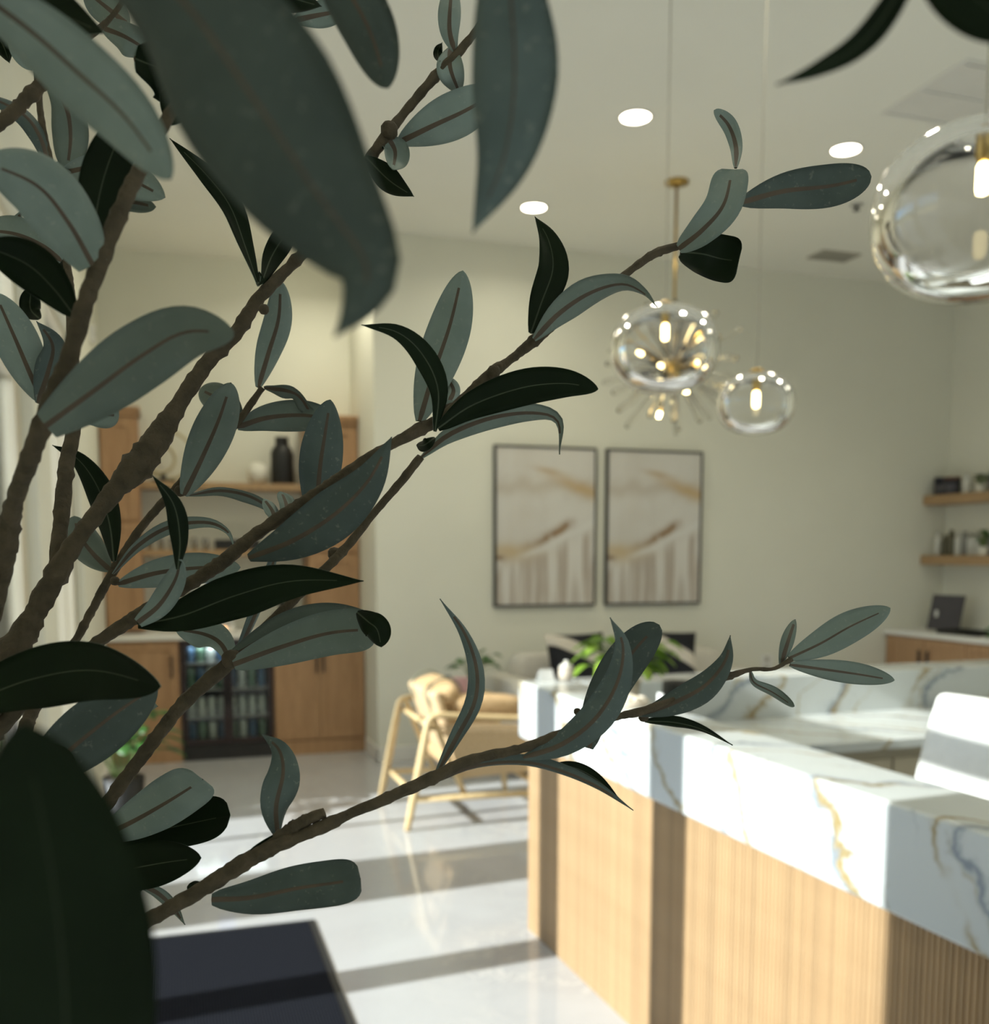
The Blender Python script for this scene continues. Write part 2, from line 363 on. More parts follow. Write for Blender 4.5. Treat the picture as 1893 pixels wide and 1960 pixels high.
MB().box(fx0, fx1, 2.56, 4.38, -.001, .008).build('threshold', M['steel'], root)

# small fittings on walls and ceiling
def downlight(x, y, label, k=1.0):
    r = empty('downlight', (x, y, ZC), label=label, cat='ceiling light', group='round ceiling downlights')
    MB().lathe([(.098, ZC + .001), (.098, ZC - .004), (.088, ZC - .008), (.080, ZC - .004), (.080, ZC + .001)], (x, y, 0), 32, cap=False).build('trim_ring', M['trimwhite'], r, smooth=True)
    MB().lathe([(.080, ZC - .001), (.078, ZC - .0045), (0.0, ZC - .0045)], (x, y, 0), 32).build('diffuser', M['led'], r)
    ld = bpy.data.lights.new('downlight_lamp', 'AREA'); ld.shape = 'DISK'; ld.size = .15; ld.energy = DOWN_W * k; ld.color = (1.0, .95, .74); ld.spread = R(150)
    lo = bpy.data.objects.new('lamp', ld); col.objects.link(lo); lo.parent = r; lo.location = (0, 0, -.012)
DOWN_W = 5.2
for x, y, l in [(.50, 6.61, 'round downlight closest to the coffee bar'), (2.50, 5.19, 'round downlight above the dangling pendant cords, left of the vent'),
                (2.46, 6.69, 'round downlight nearest the framed pictures'), (3.88, 5.20, 'round downlight between the brass canopy and large ceiling grille'),
                (.50, 5.19, 'round downlight hidden behind the blurred olive leaf'), (2.50, 3.4, 'round downlight over the reception desk, out of view'),
                (3.88, 3.4, 'round downlight over the desk chair, out of view'), (5.6, 3.4, 'round downlight beyond the desk, out of view'),
                (.5, 1.2, 'round downlight near the olive tree, out of view'), (2.5, 1.0, 'round downlight near the desk end, out of view'), (4.4, .6, 'round downlight behind the desk end, out of view'), (2.5, -2.5, 'round downlight behind the camera, out of view'), (4.4, -4.5, 'round downlight at the far end behind the camera, out of view')]:
    downlight(x, y, l)
downlight(1.20, 7.72, 'added round downlight brightening the bar alcove, hidden by olive leaves', 1.4)  # extra stronger lamp, added out of sight to brighten the alcove wall
def vent(x, y, sx, sy, n, label, m):
    r = empty('ceiling_vent', (x, y, ZC), label=label, cat='vent', group='ceiling vents')
    z0, z1, t = ZC - .012, ZC + .001, .022
    MB().box(x - sx, x + sx, y - sy, y - sy + t, z0, z1).box(x - sx, x + sx, y + sy - t, y + sy, z0, z1).box(x - sx, x - sx + t, y - sy + t, y + sy - t, z0, z1).box(x + sx - t, x + sx, y - sy + t, y + sy - t, z0, z1).build('frame', m, r, bevel=.002)
    MB().box(x - sx + t, x + sx - t, y - sy + t, y + sy - t, ZC - .002, z1).build('backing', M['black_metal'] if n > 3 else m, r)
    for i in range(n):
        yy = y - sy + t + (2 * sy - 2 * t) * (i + .5) / n
        MB().box(x - sx + t, x + sx - t, yy - (sy - t) / n * (.55 if n > 3 else .86), yy + (sy - t) / n * (.55 if n > 3 else .86), ZC - .010, ZC - .004).build('slat' if n > 3 else 'panel', m, r)
M['grille_grey'] = mottled('grille_grey', (.42, .40, .34), (.38, .36, .30), 8, .5)
vent(5.13, 6.98, .18, .11, 7, 'small grey slotted ceiling vent near the far corner', M['grille_grey'])
vent(4.05, 4.42, .31, .31, 2, 'large pale ceiling grille with two panels above the big pendant', M['trimwhite'])
def lath(name, prof, c, m, label, cat, axis=None, n=20, group=None): return tag(MB().lathe(prof, c, n, axis=axis).build(name, m, None, smooth=True), label, cat, group)
r = empty('sprinkler_head', (4.55, 5.96, ZC), label='small dark sprinkler head on the ceiling', cat='sprinkler')
MB().lathe([(.045, ZC + .001), (.042, ZC - .006), (.012, ZC - .01)], (4.55, 5.96, 0), 18).build('escutcheon', M['steel'], r, smooth=True)
MB().lathe([(.010, ZC - .008), (.010, ZC - .03), (.024, ZC - .034), (.024, ZC - .038)], (4.55, 5.96, 0), 14).build('deflector', M['black_metal'], r, smooth=True)
r = empty('security_camera', (6.70, 7.40, ZC), label='tiny dark dome camera in the far ceiling corner', cat='camera')
MB().lathe([(.055, ZC + .001), (.055, ZC - .02), (.045, ZC - .026)], (6.70, 7.40, 0), 20).build('base_ring', M['grille_grey'], r, smooth=True)
MB().lathe([(.044, ZC - .024), (.040, ZC - .045), (.026, ZC - .062), (0, ZC - .068)], (6.70, 7.40, 0), 20).build('dome', M['black_ceramic'], r, smooth=True)
r = empty('wall_sensor', (XL, 7.75, 3.17), label='small sensor box high on the entrance wall', cat='sensor')
B('housing', M['white_plastic'], r, XL - .001, XL + .035, 7.70, 7.80, 3.11, 3.23, .006); B('lens', M['grille_grey'], r, XL + .034, XL + .037, 7.73, 7.77, 3.15, 3.19, .001)
r = empty('wall_outlet', (4.957, YB, .66), label='white outlet plate low on the wall beneath the pictures', cat='outlet')
B('plate', M['white_plastic'], r, 4.90, 5.01, YB - .008, YB + .001, .58, .74, .003)
for dz in (.02, -.06): B('socket', M['grille_grey'], r, 4.935, 4.975, YB - .010, YB - .006, .66 + dz, .70 + dz, .002)

# ================================================================== PICTURES
def art_mat():
    m = mat('abstract_print', (.6, .58, .52), .5); nt = m.node_tree
    t = nt.nodes.new('ShaderNodeTexCoord'); sep = nt.nodes.new('ShaderNodeSeparateXYZ'); nt.links.new(t.outputs['Generated'], sep.inputs[0])
    x, z = N(nt, sep.outputs[0]), N(nt, sep.outputs[2])
    def gn(sx, sz, sc, det=4):
        mp = nt.nodes.new('ShaderNodeMapping'); mp.inputs['Scale'].default_value = (sx, 1, sz); nt.links.new(t.outputs['Generated'], mp.inputs[0]); return noise(m, mp.outputs[0], sc, det)
    wz = (gn(1, 1.5, 3) - .5) * .22; blot = gn(1.4, 1, 5); stre = gn(7, .55, 2.2, 3)
    c = mixc(m, gn(1, 1, 2.2).ramp(.35, .7), (.66, .645, .61), (.60, .57, .52))
    low = (x * .26 + .27 - z + wz * .5).ramp(.0, .10)
    lc = mixc(m, stre.ramp(.42, .60), (.43, .37, .31), (.68, .66, .62)); c = mixc(m, low * .85, c, lc)
    haze = (z - .755 + wz).gauss(.055); c = mixc(m, haze * .6, c, (.47, .41, .33))
    d1 = (x * .30 + .285 - z + wz * .45).gauss(.032) * (x - .35).ramp(-.35, .25) * (x * -1 + .84).ramp(.0, .12)
    c = mixc(m, d1 * blot.ramp(.3, .55), c, (.27, .16, .07))
    d0 = (x - .12).gauss(.28) * (z - .335 + wz * .4).gauss(.055); c = mixc(m, d0 * .75, c, (.52, .38, .18))
    dk = (x - .03).gauss(.05) * (z - .30).gauss(.018); c = mixc(m, dk * .9, c, (.20, .11, .05))
    d2 = (z + x * .24 - .955 + wz * .35).gauss(.045) * (x - .3).ramp(.0, .6); c = mixc(m, d2 * .8, c, (.50, .34, .15))
    d3 = (z - .86 + (x - .5) * .12).gauss(.016) * (x - .52).gauss(.13); c = mixc(m, d3 * .7, c, (.44, .30, .14))
    wl = (x * .30 + .235 - z + wz * .4).gauss(.022) * x.ramp(.1, .4); c = mixc(m, wl * .8, c, (.70, .69, .66))
    setc(m, c); return m
M['art'] = art_mat()
def picture(x0, x1, label):
    z0, z1, y = 1.20, 2.47, YB
    r = empty('framed_picture', ((x0 + x1) / 2, y, z0), label=label, cat='picture', group='framed abstract prints')
    t, dp = .017, .042
    for nm, a in (('top_rail', (x0, x1, z1 - t, z1)), ('bottom_rail', (x0, x1, z0, z0 + t)), ('side_rail', (x0, x0 + t, z0 + t, z1 - t)), ('side_rail', (x1 - t, x1, z0 + t, z1 - t))):
        B(nm, M['black_metal'], r, a[0], a[1], y - dp, y + .001, a[2], a[3], .002)
    B('canvas', M['art'], r, x0 + t, x1 - t, y - dp + .008, y, z0 + t, z1 - t, 0)
picture(2.425, 3.295, 'black-framed beige and brown abstract print nearer the coffee bar')
picture(3.385, 4.262, 'black-framed beige and brown abstract print nearer the floating shelves')

# ================================================================== COFFEE BAR
YC = 8.0; OAK = M['oak']
def shaker(parent, x0, x1, y, z0, z1, handle=None, m=None, name='door', xface=False):
    """recessed-panel door; in front of plane y (or x when xface)"""
    m = m or OAK; t = .065
    def bx(mb, a0, a1, d0, d1, c0, c1):
        return mb.box(y - d1, y - d0, a0, a1, c0, c1) if xface else mb.box(a0, a1, y - d1, y - d0, c0, c1)
    mb = MB(); bx(mb, x0, x0 + t, 0, .02, z0, z1); bx(mb, x1 - t, x1, 0, .02, z0, z1); bx(mb, x0 + t, x1 - t, 0, .02, z0, z0 + t); bx(mb, x0 + t, x1 - t, 0, .02, z1 - t, z1)
    d = mb.build(name, m, parent, bevel=.002)
    bx(MB(), x0 + t, x1 - t, .001, .010, z0 + t, z1 - t).build('panel', m, d)
    if handle is not None: bx(MB(), handle - .006, handle + .006, .02, .045, z1 - .28, z1 - .10).build('handle', M['black_metal'], d, bevel=.003)
    return d
def tower(x0, x1, label, split):
    r = empty('tall_cabinet', ((x0 + x1) / 2, YC + .2, 1.02), label=label, cat='cabinet')
    y0, y1 = YC + .16, YA - .004
    B('body', OAK, r, x0, x1, y0 + .02, y1, 1.02, 2.70)
    MB().box(x0 - (.0 if x0 < 0 else .02), x1 + .02 * (x1 < 1), y0 - .03, y1, 2.70, 2.735).box(x0, x1, y0 - .012, y1, 2.66, 2.70).build('crown', OAK, r, bevel=.008)
    shaker(r, x0 + .01, x1 - .01, y0 + .02, 1.06, split, name='lower_door'); shaker(r, x0 + .01, x1 - .01, y0 + .02, split + .02, 2.65, name='upper_door')
    return r
tower(XL + .005, -.215, 'narrow tall oak cabinet at the entrance-wall end of the bar', 1.86)
tower(1.06, XA - .005, 'tall oak cabinet at the picture-wall end of the coffee bar', 1.62)
def base_cab(x0, x1, label, doors):
    r = empty('base_cabinet', ((x0 + x1) / 2, YC + .3, 0), label=label, cat='cabinet')
    B('body', OAK, r, x0, x1, YC + .02, YA - .004, .11, .955); B('plinth', OAK, r, x0, x1, YC + .005, YA - .004, 0, .11)
    n = len(doors); wd = (x1 - x0 - .02) / n
    for i, h in enumerate(doors): shaker(r, x0 + .01 + wd * i + .002, x0 + .01 + wd * (i + 1) - .002, YC + .02, .125, .945, x0 + .01 + wd * (i + h))
base_cab(XL + .005, .035, 'single-door oak base cabinet left of the drinks fridge', [.9])
base_cab(.745, XA - .002, 'two-door oak base cabinet right of the drinks fridge', [.92, .08])
o = B('bar_worktop', M['trimwhite'], None, XL + .002, XA - .002, YC - .025, YA - .003, .957, 1.0, .004); tag(o, 'white worktop across the whole coffee bar', 'worktop')
for z, l in ((2.13, 'upper oak shelf between the tall bar cabinets'), (1.60, 'lower oak shelf between the tall bar cabinets')):
    o = B('bar_shelf', M['shelf_oak'], None, -.213, 1.058, YC + .24, YA - .003, z, z + .055, .003); tag(o, l, 'shelf', 'coffee bar shelves')
# drinks fridge
r = empty('drinks_fridge', (.39, YC + .3, 0), label='black double-door glass drinks fridge under the bar worktop', cat='fridge')
fx, fy = (.04, .74), YC + .02
YK = YA - .004
mb = MB().box(fx[0], fx[0] + .03, fy, YK, .0, .955).box(fx[1] - .03, fx[1], fy, YK, .0, .955).box(fx[0] + .03, fx[1] - .03, YK - .03, YK, .0, .955).box(fx[0] + .03, fx[1] - .03, fy, YK - .03, .925, .955).box(fx[0] + .03, fx[1] - .03, fy - .01, YK - .03, 0, .12)
mb.build('body', M['black_metal'], r, bevel=.002)
M['fridge_frame'] = mottled('dark_burgundy_frame', (.030, .016, .018), (.022, .014, .016), 9, .35)
M['dark_glass'] = mat('fridge_glass', (.75, .85, .85), .03, Transmission_Weight=1.0, IOR=1.3)
for a, b, h in ((fx[0] + .004, .388, .375), (.392, fx[1] - .004, .405)):
    d = MB().box(a, a + .035, fy - .03, fy, .13, .945).box(b - .035, b, fy - .03, fy, .13, .945).box(a + .035, b - .035, fy - .03, fy, .13, .17).box(a + .035, b - .035, fy - .03, fy, .905, .945).build('door', M['fridge_frame'], r, bevel=.002)
    MB().box(a + .035, b - .035, fy - .02, fy - .012, .17, .905).build('pane', M['glass'], d)
    MB().tube([(h, fy - .03, .45), (h, fy - .055, .46), (h, fy - .055, .84), (h, fy - .03, .85)], .006, 8).build('handle', M['black_metal'], d, smooth=True)
for z in (.33, .55, .76): B('rack', M['steel'], r, fx[0] + .031, fx[1] - .031, fy + .02, YA - .04, z, z + .008, .001)
ld = bpy.data.lights.new('fridge_lamp', 'AREA'); ld.shape = 'RECTANGLE'; ld.size = .55; ld.size_y = .05; ld.energy = 1.2; ld.color = (.85, .95, 1.0)
lo = bpy.data.objects.new('lamp', ld); col.objects.link(lo); lo.parent = r; lo.location = Vector((.39, fy + .06, .92)) - Vector(r.location)
M['can_blue'] = mottled('blue_can', (.05, .12, .25), (.08, .18, .32), 10, .3); M['can_pale'] = mottled('pale_can', (.62, .68, .66), (.5, .56, .55), 10, .3); M['can_green'] = mottled('green_can', (.10, .2, .14), (.2, .32, .25), 10, .3)
ORD = ['leftmost', 'second from the left', 'third from the left', 'fourth from the left', 'fourth from the right', 'third from the right', 'second from the right', 'rightmost']
cans = ['blue', 'pale', 'green']
for zi, z in enumerate((.12, .338, .558, .768)):
    for i in range(8):
        x = fx[0] + .075 + i * .078; k = cans[(i * 2 + zi * (i % 3 + 1)) % 3]; hh = .15 if zi % 2 else .17
        if z > .7: hh = .12
        o = MB().lathe([(.026, z), (.030, z + .008), (.030, z + hh - .02), (.022, z + hh)], (x, fy + .09, 0), 14).build('drink_can', M['can_' + k], None, smooth=True)
        tag(o, '%s drink can, %s on the %s rack inside the fridge' % (k, ORD[i], ['bottom', 'second', 'third', 'top'][zi]), 'can', 'drinks in the bar fridge')
# things on the bar
r = empty('ring_sculpture', (-.04, 8.38, 2.185), label='thin pale double ring sculpture on the upper bar shelf', cat='sculpture')
def ring(c, rad, tr, n=48): return MB().tube([(c[0] + rad * math.cos(2 * math.pi * i / n), c[1], c[2] + rad * math.sin(2 * math.pi * i / n)) for i in range(n + 1)], tr, 8)
M['ring'] = mottled('pale_brass', (.52, .46, .28), (.46, .40, .24), 12, .45)
ring((.0, 8.38, 2.40), .185, .013).build('outer_ring', M['ring'], r, smooth=True); ring((-.06, 8.38, 2.37), .110, .012).build('inner_ring', M['ring'], r, smooth=True)
MB().box(-.13, .05, 8.33, 8.43, 2.185, 2.205).box(-.06, -.02, 8.365, 8.395, 2.205, 2.25).build('base', M['black_metal'], r, bevel=.003)
lath('white_orb', [(0.03, 2.185), (.06, 2.20), (.085, 2.245), (.09, 2.275), (.08, 2.32), (.05, 2.35), (0, 2.362)], (.69, 8.38, 0), M['white_ceramic'], 'round white ornament beside the black vase', 'ornament')
r = empty('black_vase', (.89, 8.38, 2.185), label='matte black bottle vase on the upper bar shelf', cat='vase')
MB().lathe([(.085, 2.185), (.092, 2.20), (.092, 2.44), (.08, 2.475), (.058, 2.50)], (.89, 8.38, 0), 28).build('body', M['black_ceramic'], r, smooth=True)
MB().lathe([(.055, 2.498), (.052, 2.555), (.058, 2.57), (.045, 2.57), (.045, 2.51)], (.89, 8.38, 0), 28, cap=False).build('neck', M['black_ceramic'], r, smooth=True)
M['tumbler'] = mat('tumbler_glass', (.95, .95, .9), .05, Transmission_Weight=.85, IOR=1.3)
for i in range(6):
    x = -.16 + i * .085
    o = MB().lathe([(.0, 1.660), (.024, 1.658), (.030, 1.75), (.027, 1.75), (.022, 1.668), (0, 1.668)], (x, 8.36, 0), 16, cap=False).build('drinking_glass', M['tumbler'], None, smooth=True)
    tag(o, 'clear drinking glass, %s in the row on the lower bar shelf' % (ORD[:3] + ORD[5:])[i], 'glass', 'row of glasses on the lower bar shelf'); o.location.z = -.003
r = empty('black_tray', (.51, 8.36, 1.655), label='black box-shaped tray on the lower bar shelf', cat='tray')
MB().box(.34, .69, 8.28, 8.46, 1.655, 1.665).box(.34, .352, 8.28, 8.46, 1.665, 1.735).box(.678, .69, 8.28, 8.46, 1.665, 1.735).box(.352, .678, 8.28, 8.292, 1.665, 1.735).box(.352, .678, 8.448, 8.46, 1.665, 1.735).build('tray_body', M['black_ceramic'], r, bevel=.003)
B('divider', M['black_metal'], r, .51, .518, 8.292, 8.448, 1.665, 1.72, .001)
r = empty('coffee_machine', (.33, 8.25, 1.0), label='white coffee machine with a small blue screen on the worktop', cat='coffee machine')
MB().box(.16, .47, 8.18, 8.5, 1.0, 1.06).box(.16, .47, 8.32, 8.5, 1.06, 1.48).box(.16, .47, 8.16, 8.32, 1.30, 1.48).build('body', M['white_plastic'], r, bevel=.012)
B('screen', M['screen'], r, .27, .41, 8.154, 8.162, 1.38, 1.47, .002); B('drip_tray', M['steel'], r, .19, .44, 8.165, 8.31, 1.06, 1.075, .003)
MB().lathe([(.018, 1.22), (.022, 1.30)], (.315, 8.23, 0), 14).build('spout', M['steel'], r, smooth=True)
B('indicator', M['amber'], r, .37, .40, 8.162, 8.168, 1.01, 1.04, .002)
B('side_column', M['steel'], r, .13, .16, 8.2, 8.5, 1.0, 1.46, .004)
r = empty('coffee_grinder', (.87, 8.28, 1.0), label='low black coffee grinder on the bar worktop', cat='grinder')
MB().box(.78, .96, 8.2, 8.4, 1.0, 1.14).build('body', M['black_metal'], r, bevel=.02); MB().lathe([(.05, 1.138), (.07, 1.22), (.075, 1.225), (.02, 1.24)], (.89, 8.3, 0), 20).build('hopper', M['black_ceramic'], r, smooth=True)
MB().tube([(.80, 8.22, 1.09), (.74, 8.12, 1.10)], [.014, .012], 8).build('handle', M['black_metal'], r, smooth=True)

# ================================================================== SHELF WALL AND LOW CABINETS (right)
CXF = 6.2
r = empty('low_cabinet_run', (6.5, 6.0, 0), label='long oak base cabinet along the shelf wall', cat='cabinet')
B('body', OAK, r, CXF + .02, XR - .002, 4.6, YB - .002, .10, .895); B('plinth', OAK, r, CXF + .07, XR - .002, 4.6, YB - .002, 0, .10)
yy = YB - .04
for i in range(6):
    shaker(r, yy - .465, yy - .005, CXF + .02, .12, .885, (yy - .42) if i % 2 == 0 else (yy - .05), xface=True); yy -= .47
o = B('side_worktop', M['trimwhite'], None, CXF - .02, XR - .002, 4.58, YB - .002, .897, .94, .004); tag(o, 'white worktop on the low oak cabinets', 'worktop')
for z, l in ((2.065, 'upper floating oak shelf on the side wall'), (1.525, 'lower floating oak shelf on the side wall')):
    o = B('floating_shelf', M['shelf_oak'], None, 6.56, XR, 4.9, YB - .003, z, z + .085, .003); tag(o, l, 'shelf', 'floating oak shelves')
def bottle(x, y, z, rr, h, m, label, cap=None, name='bottle', grp=None):
    e = empty(name, (x, y, z), label=label, cat='bottle' if name == 'bottle' else 'jar', group=grp)
    MB().lathe([(rr * .95, z), (rr, z + .006), (rr, z + h * .74), (rr * .8, z + h * .80), (rr * .45, z + h * .84)], (x, y, 0), 18).build('body', m, e, smooth=True)
    MB().lathe([(rr * .5, z + h * .835), (rr * .5, z + h), (rr * .42, z + h)], (x, y, 0), 14).build('cap', cap or m, e, smooth=True); return e
def jar(x, y, z, rr, h, m, lidm, label):
    e = empty('jar', (x, y, z), label=label, cat='jar', group='jars on the upper floating shelf')
    MB().lathe([(rr * .96, z), (rr, z + .006), (rr, z + h - .02)], (x, y, 0), 20).build('body', m, e, smooth=True)
    MB().lathe([(rr * 1.03, z + h - .022), (rr * 1.03, z + h), (rr * .9, z + h + .004)], (x, y, 0), 20).build('lid', lidm, e, smooth=True)
    MB().lathe([(rr * 1.005, z + h * .25), (rr * 1.005, z + h * .6)], (x, y, 0), 20, cap=False).build('label_band', M['mauve_frame'], e, smooth=True)
M['mauve_frame'] = mottled('mauve_frame', (.07, .065, .075), (.055, .05, .06), 6, .4)
M['navy'] = mottled('navy_glaze', (.012, .014, .026), (.018, .02, .034), 9, .35); M['brown_lid'] = mottled('brown_lid', (.14, .07, .045), (.11, .055, .035), 9, .5)
M['bottle_white'] = mottled('pale_bottle', (.62, .62, .57), (.58, .58, .53), 9, .3); M['bottle_olive'] = mottled('olive_bottle', (.10, .09, .05), (.08, .075, .04), 9, .3); M['bottle_grey'] = mottled('grey_bottle', (.24, .24, .22), (.2, .2, .18), 9, .3)
zs = 2.151
jar(6.69, 7.41, zs, .068, .16, M['navy'], M['navy'], 'plain navy jar closest to the picture wall on the upper shelf')
jar(6.66, 7.255, zs, .072, .15, M['navy'], M['brown_lid'], 'navy jar with a brown lid on the upper shelf')
bottle(6.67, 7.095, zs, .036, .17, M['bottle_white'], 'short white bottle on the upper floating shelf')
def small_plant(name, c, z, pot_r, pot_h, n, spread, h, leafm, potm, label, seed, lw=.03, cat='plant', grp=None, droop=.4):
    rnd = random.Random(seed); e = empty(name, (c[0], c[1], z), label=label, cat=cat, group=grp)
    MB().lathe([(pot_r * .8, z), (pot_r, z + pot_h), (pot_r * .9, z + pot_h), (pot_r * .86, z + pot_h - .012)], (c[0], c[1], 0), 22, cap=False).build('pot', potm, e, smooth=True)
    MB().lathe([(pot_r * .8, z + .001), (pot_r * .8, z + .003)], (c[0], c[1], 0), 22).build('pot_base', potm, e)
    MB().lathe([(pot_r * .88, z + pot_h - .012), (pot_r * .4, z + pot_h - .006), (0, z + pot_h - .006)], (c[0], c[1], 0), 18, cap=False).build('soil', M['soil'], e, smooth=True)
    for i in range(n):
        a = rnd.uniform(0, 2 * math.pi); rad = spread * rnd.uniform(.25, 1); hh = h * rnd.uniform(.35, 1)
        b = Vector((c[0] + math.cos(a) * pot_r * .4, c[1] + math.sin(a) * pot_r * .4, z + pot_h - .01)); tip = Vector((c[0] + math.cos(a) * rad, c[1] + math.sin(a) * rad, z + pot_h + hh))
        mid = (b + tip) / 2 + Vector((0, 0, hh * .35))
        st = MB().tube(catmull([b, mid, tip], 7), [.0035, .003, .003, .0025, .0025, .002, .002], 5).build('stem', M['stem'], e, smooth=True)
        d = (tip - mid).normalized(); d.z -= droop; d.normalize(); sdv = d.cross(Vector((rnd.uniform(-.4, .4), rnd.uniform(-.4, .4), 1))).normalized(); nn = sdv.cross(d)
        L = lw * rnd.uniform(1.5, 2.3); W = lw * rnd.uniform(.7, 1.0); vs = []; fs = []
        for k in range(7):
            t_ = k / 6; wv = W * math.sin(math.pi * min(1, t_ * .94 + .06)) ** .75; p = tip + d * (L * t_) - Vector((0, 0, L * .35 * t_ * t_))
            vs += [p - sdv * wv + nn * wv * .25, p, p + sdv * wv + nn * wv * .25]
        for k in range(6): q = 3 * k; fs += [(q, q + 1, q + 4, q + 3), (q + 1, q + 2, q + 5, q + 4)]
        lo_ = MB().add(vs, fs).build('leaf', leafm, st, smooth=True); so_ = lo_.modifiers.new('thick', 'SOLIDIFY'); so_.thickness = .0012
    return e
M['green_moss'] = leafy('mossy_leaf', (.06, .09, .02), (.10, .13, .03), .5, .2)
small_plant('shelf_plant', (6.67, 6.93), zs, .045, .07, 26, .075, .085, M['green_moss'], M['white_ceramic'], 'small mossy potted plant on the upper floating shelf', 3, .018, grp=None)
jar(6.67, 6.77, zs, .06, .12, M['black_ceramic'], M['black_ceramic'], 'black jar right of the mossy shelf plant')
zs = 1.611
for i, (y, rr, h, k, l) in enumerate([(7.43, .034, .21, 'white', 'white bottle closest to the picture wall on the lower shelf'), (7.345, .030, .18, 'olive', 'short olive bottle second in the lower shelf row'), (7.265, .040, .225, 'olive', 'tall olive bottle, tallest in the lower shelf row'),
        (7.18, .032, .205, 'white', 'white bottle between the olive and grey bottles on the lower shelf'), (7.105, .032, .21, 'grey', 'grey bottle in the middle of the lower shelf row'), (7.035, .027, .19, 'white', 'slim white bottle right of the grey bottle'), (6.965, .027, .19, 'white', 'slim white bottle next to the shelf plant'), (6.895, .03, .205, 'grey', 'grey bottle behind the little white pot')]):
    bottle(6.69 if i != 7 else 6.74, y, zs, rr, h, M['bottle_' + k], l, M['bottle_grey'] if k == 'white' and i > 3 else None, grp='bottles on the lower floating shelf')
small_plant('shelf_plant', (6.64, 6.84), zs, .042, .075, 22, .075, .12, M['green_deep'], M['white_ceramic'], 'dark green plant in a white pot on the lower shelf', 5, .022)
r = empty('photo_stand', (6.55, 7.2, .94), label='mauve easel picture stand on the side worktop', cat='picture stand')
M['mauve'] = mottled('mauve_card', (.36, .31, .33), (.30, .26, .28), 6, .4)
a0, a1 = Vector((6.50, 7.30, .945)), Vector((6.56, 6.98, .945)); tilt = Vector((.06, .0, .31))
def slab(p0, p1, up_, dp, m, nm, mg0, mg1, off):
    d = (p1 - p0); nrm = d.cross(up_).normalized(); q = []
    for oo in (off, off + dp):
        for s_, u_ in ((mg0, mg0), (1 - mg0, mg0), (1 - mg0, 1 - mg1), (mg0, 1 - mg1)): q.append(p0 + d * s_ + up_ * u_ + nrm * oo)
    MB().add(q, [(3, 2, 1, 0), (4, 5, 6, 7), (0, 1, 5, 4), (1, 2, 6, 5), (2, 3, 7, 6), (3, 0, 4, 7)]).build(nm, m, r, bevel=.002)
slab(a0, a1, tilt, .016, M['mauve_frame'], 'frame', 0, 0, 0); slab(a0, a1, tilt, .004, M['mauve'], 'print', .08, .08, -.003)
B('mark', M['paper'], r, 6.515, 6.528, 7.205, 7.235, 1.06, 1.12, .001); MB().tube([(6.57, 7.12, 1.15), (6.64, 7.12, .946)], .008, 6).build('easel_leg', M['mauve_frame'], r)
r = empty('black_counter_tray', (6.42, 6.75, .94), label='flat black tray lying on the side worktop', cat='tray')
MB().box(6.28, 6.56, 6.5, 6.95, .94, .952).build('tray_base', M['black_ceramic'], r, bevel=.003); MB().box(6.28, 6.292, 6.5, 6.95, .952, .975).box(6.548, 6.56, 6.5, 6.95, .952, .975).box(6.292, 6.548, 6.5, 6.512, .952, .975).box(6.292, 6.548, 6.938, 6.95, .952, .975).build('rim', M['black_ceramic'], r, bevel=.002)

# ================================================================== RECEPTION DESK
DA = R(1.6); D0 = Vector((1.398, 3.975, 0))
desk = empty('reception_desk', D0, DA, 'reeded oak reception desk with white gold-veined marble top', 'desk')
def DB(name, m, x0, x1, y0, y1, z0, z1, bevel=.003, parent=None): return MB().box(x0, x1, y0, y1, z0, z1).build(name, m, parent or desk, bevel=bevel, local=True)
LEN, RET = 3.35, 2.75
DB('marble_ledge', M['marble'], 0, .24, -LEN, 0, .825, 1.07, .012)
DB('marble_return', M['marble'], .241, RET, -.225, 0, .825, 1.07, .006)
DB('return_worktop', M['marble'], .241, RET, -.85, -.226, .845, .885, .004)
DB('main_worktop', M['marble'], .241, .74, -LEN, -.851, .845, .885, .004)
DB('front_carcass', M['oak_desk'], .024, .20, -LEN + .05, -.085, 0, .824)
DB('return_carcass', M['oak_desk'], .201, RET - .03, -.20, -.03, 0, .824)
M['laminate'] = mottled('beige_laminate', (.50, .45, .34), (.46, .41, .31), 6, .5)
DB('return_cabinet', M['laminate'], .80, RET - .03, -.80, -.201, 0, .844)
for i in range(4): x0 = .82 + i * .47; d = DB('drawer_front', M['laminate'], x0, x0 + .46, -.818, -.801, .62, .80, .003); DB('handle', M['steel'], x0 + .15, x0 + .31, -.836, -.819, .70, .712, .002, d)
for i in range(4): x0 = .82 + i * .47; DB('cabinet_door', M['laminate'], x0, x0 + .46, -.818, -.801, .06, .61, .003)
SL = .0165; rr = SL * .44; prof = [(-rr * math.sin(a), rr * math.cos(a)) for a in [R(5), R(40), R(65), R(90), R(115), R(140), R(175)]]
me_v = [(x * 1.5, y, z) for z in (.0, .824) for x, y in prof]; n7 = len(prof)
me_f = [(i, i + 1, n7 + i + 1, n7 + i) for i in range(n7 - 1)] + [tuple(range(n7)), tuple(range(2 * n7 - 1, n7 - 1, -1)), (n7 - 1, 0, n7, 2 * n7 - 1)]
slat0 = MB().add(me_v, me_f).build('slat', M['oak_desk'], desk, local=True, smooth=False)
nsl = int((LEN - .14) / SL)
for i in range(nsl):
    s_ = slat0 if i == 0 else slat0.copy()
    if i: col.objects.link(s_); s_.parent = desk
    s_.location = (.0245, -.092 - i * SL, 0)

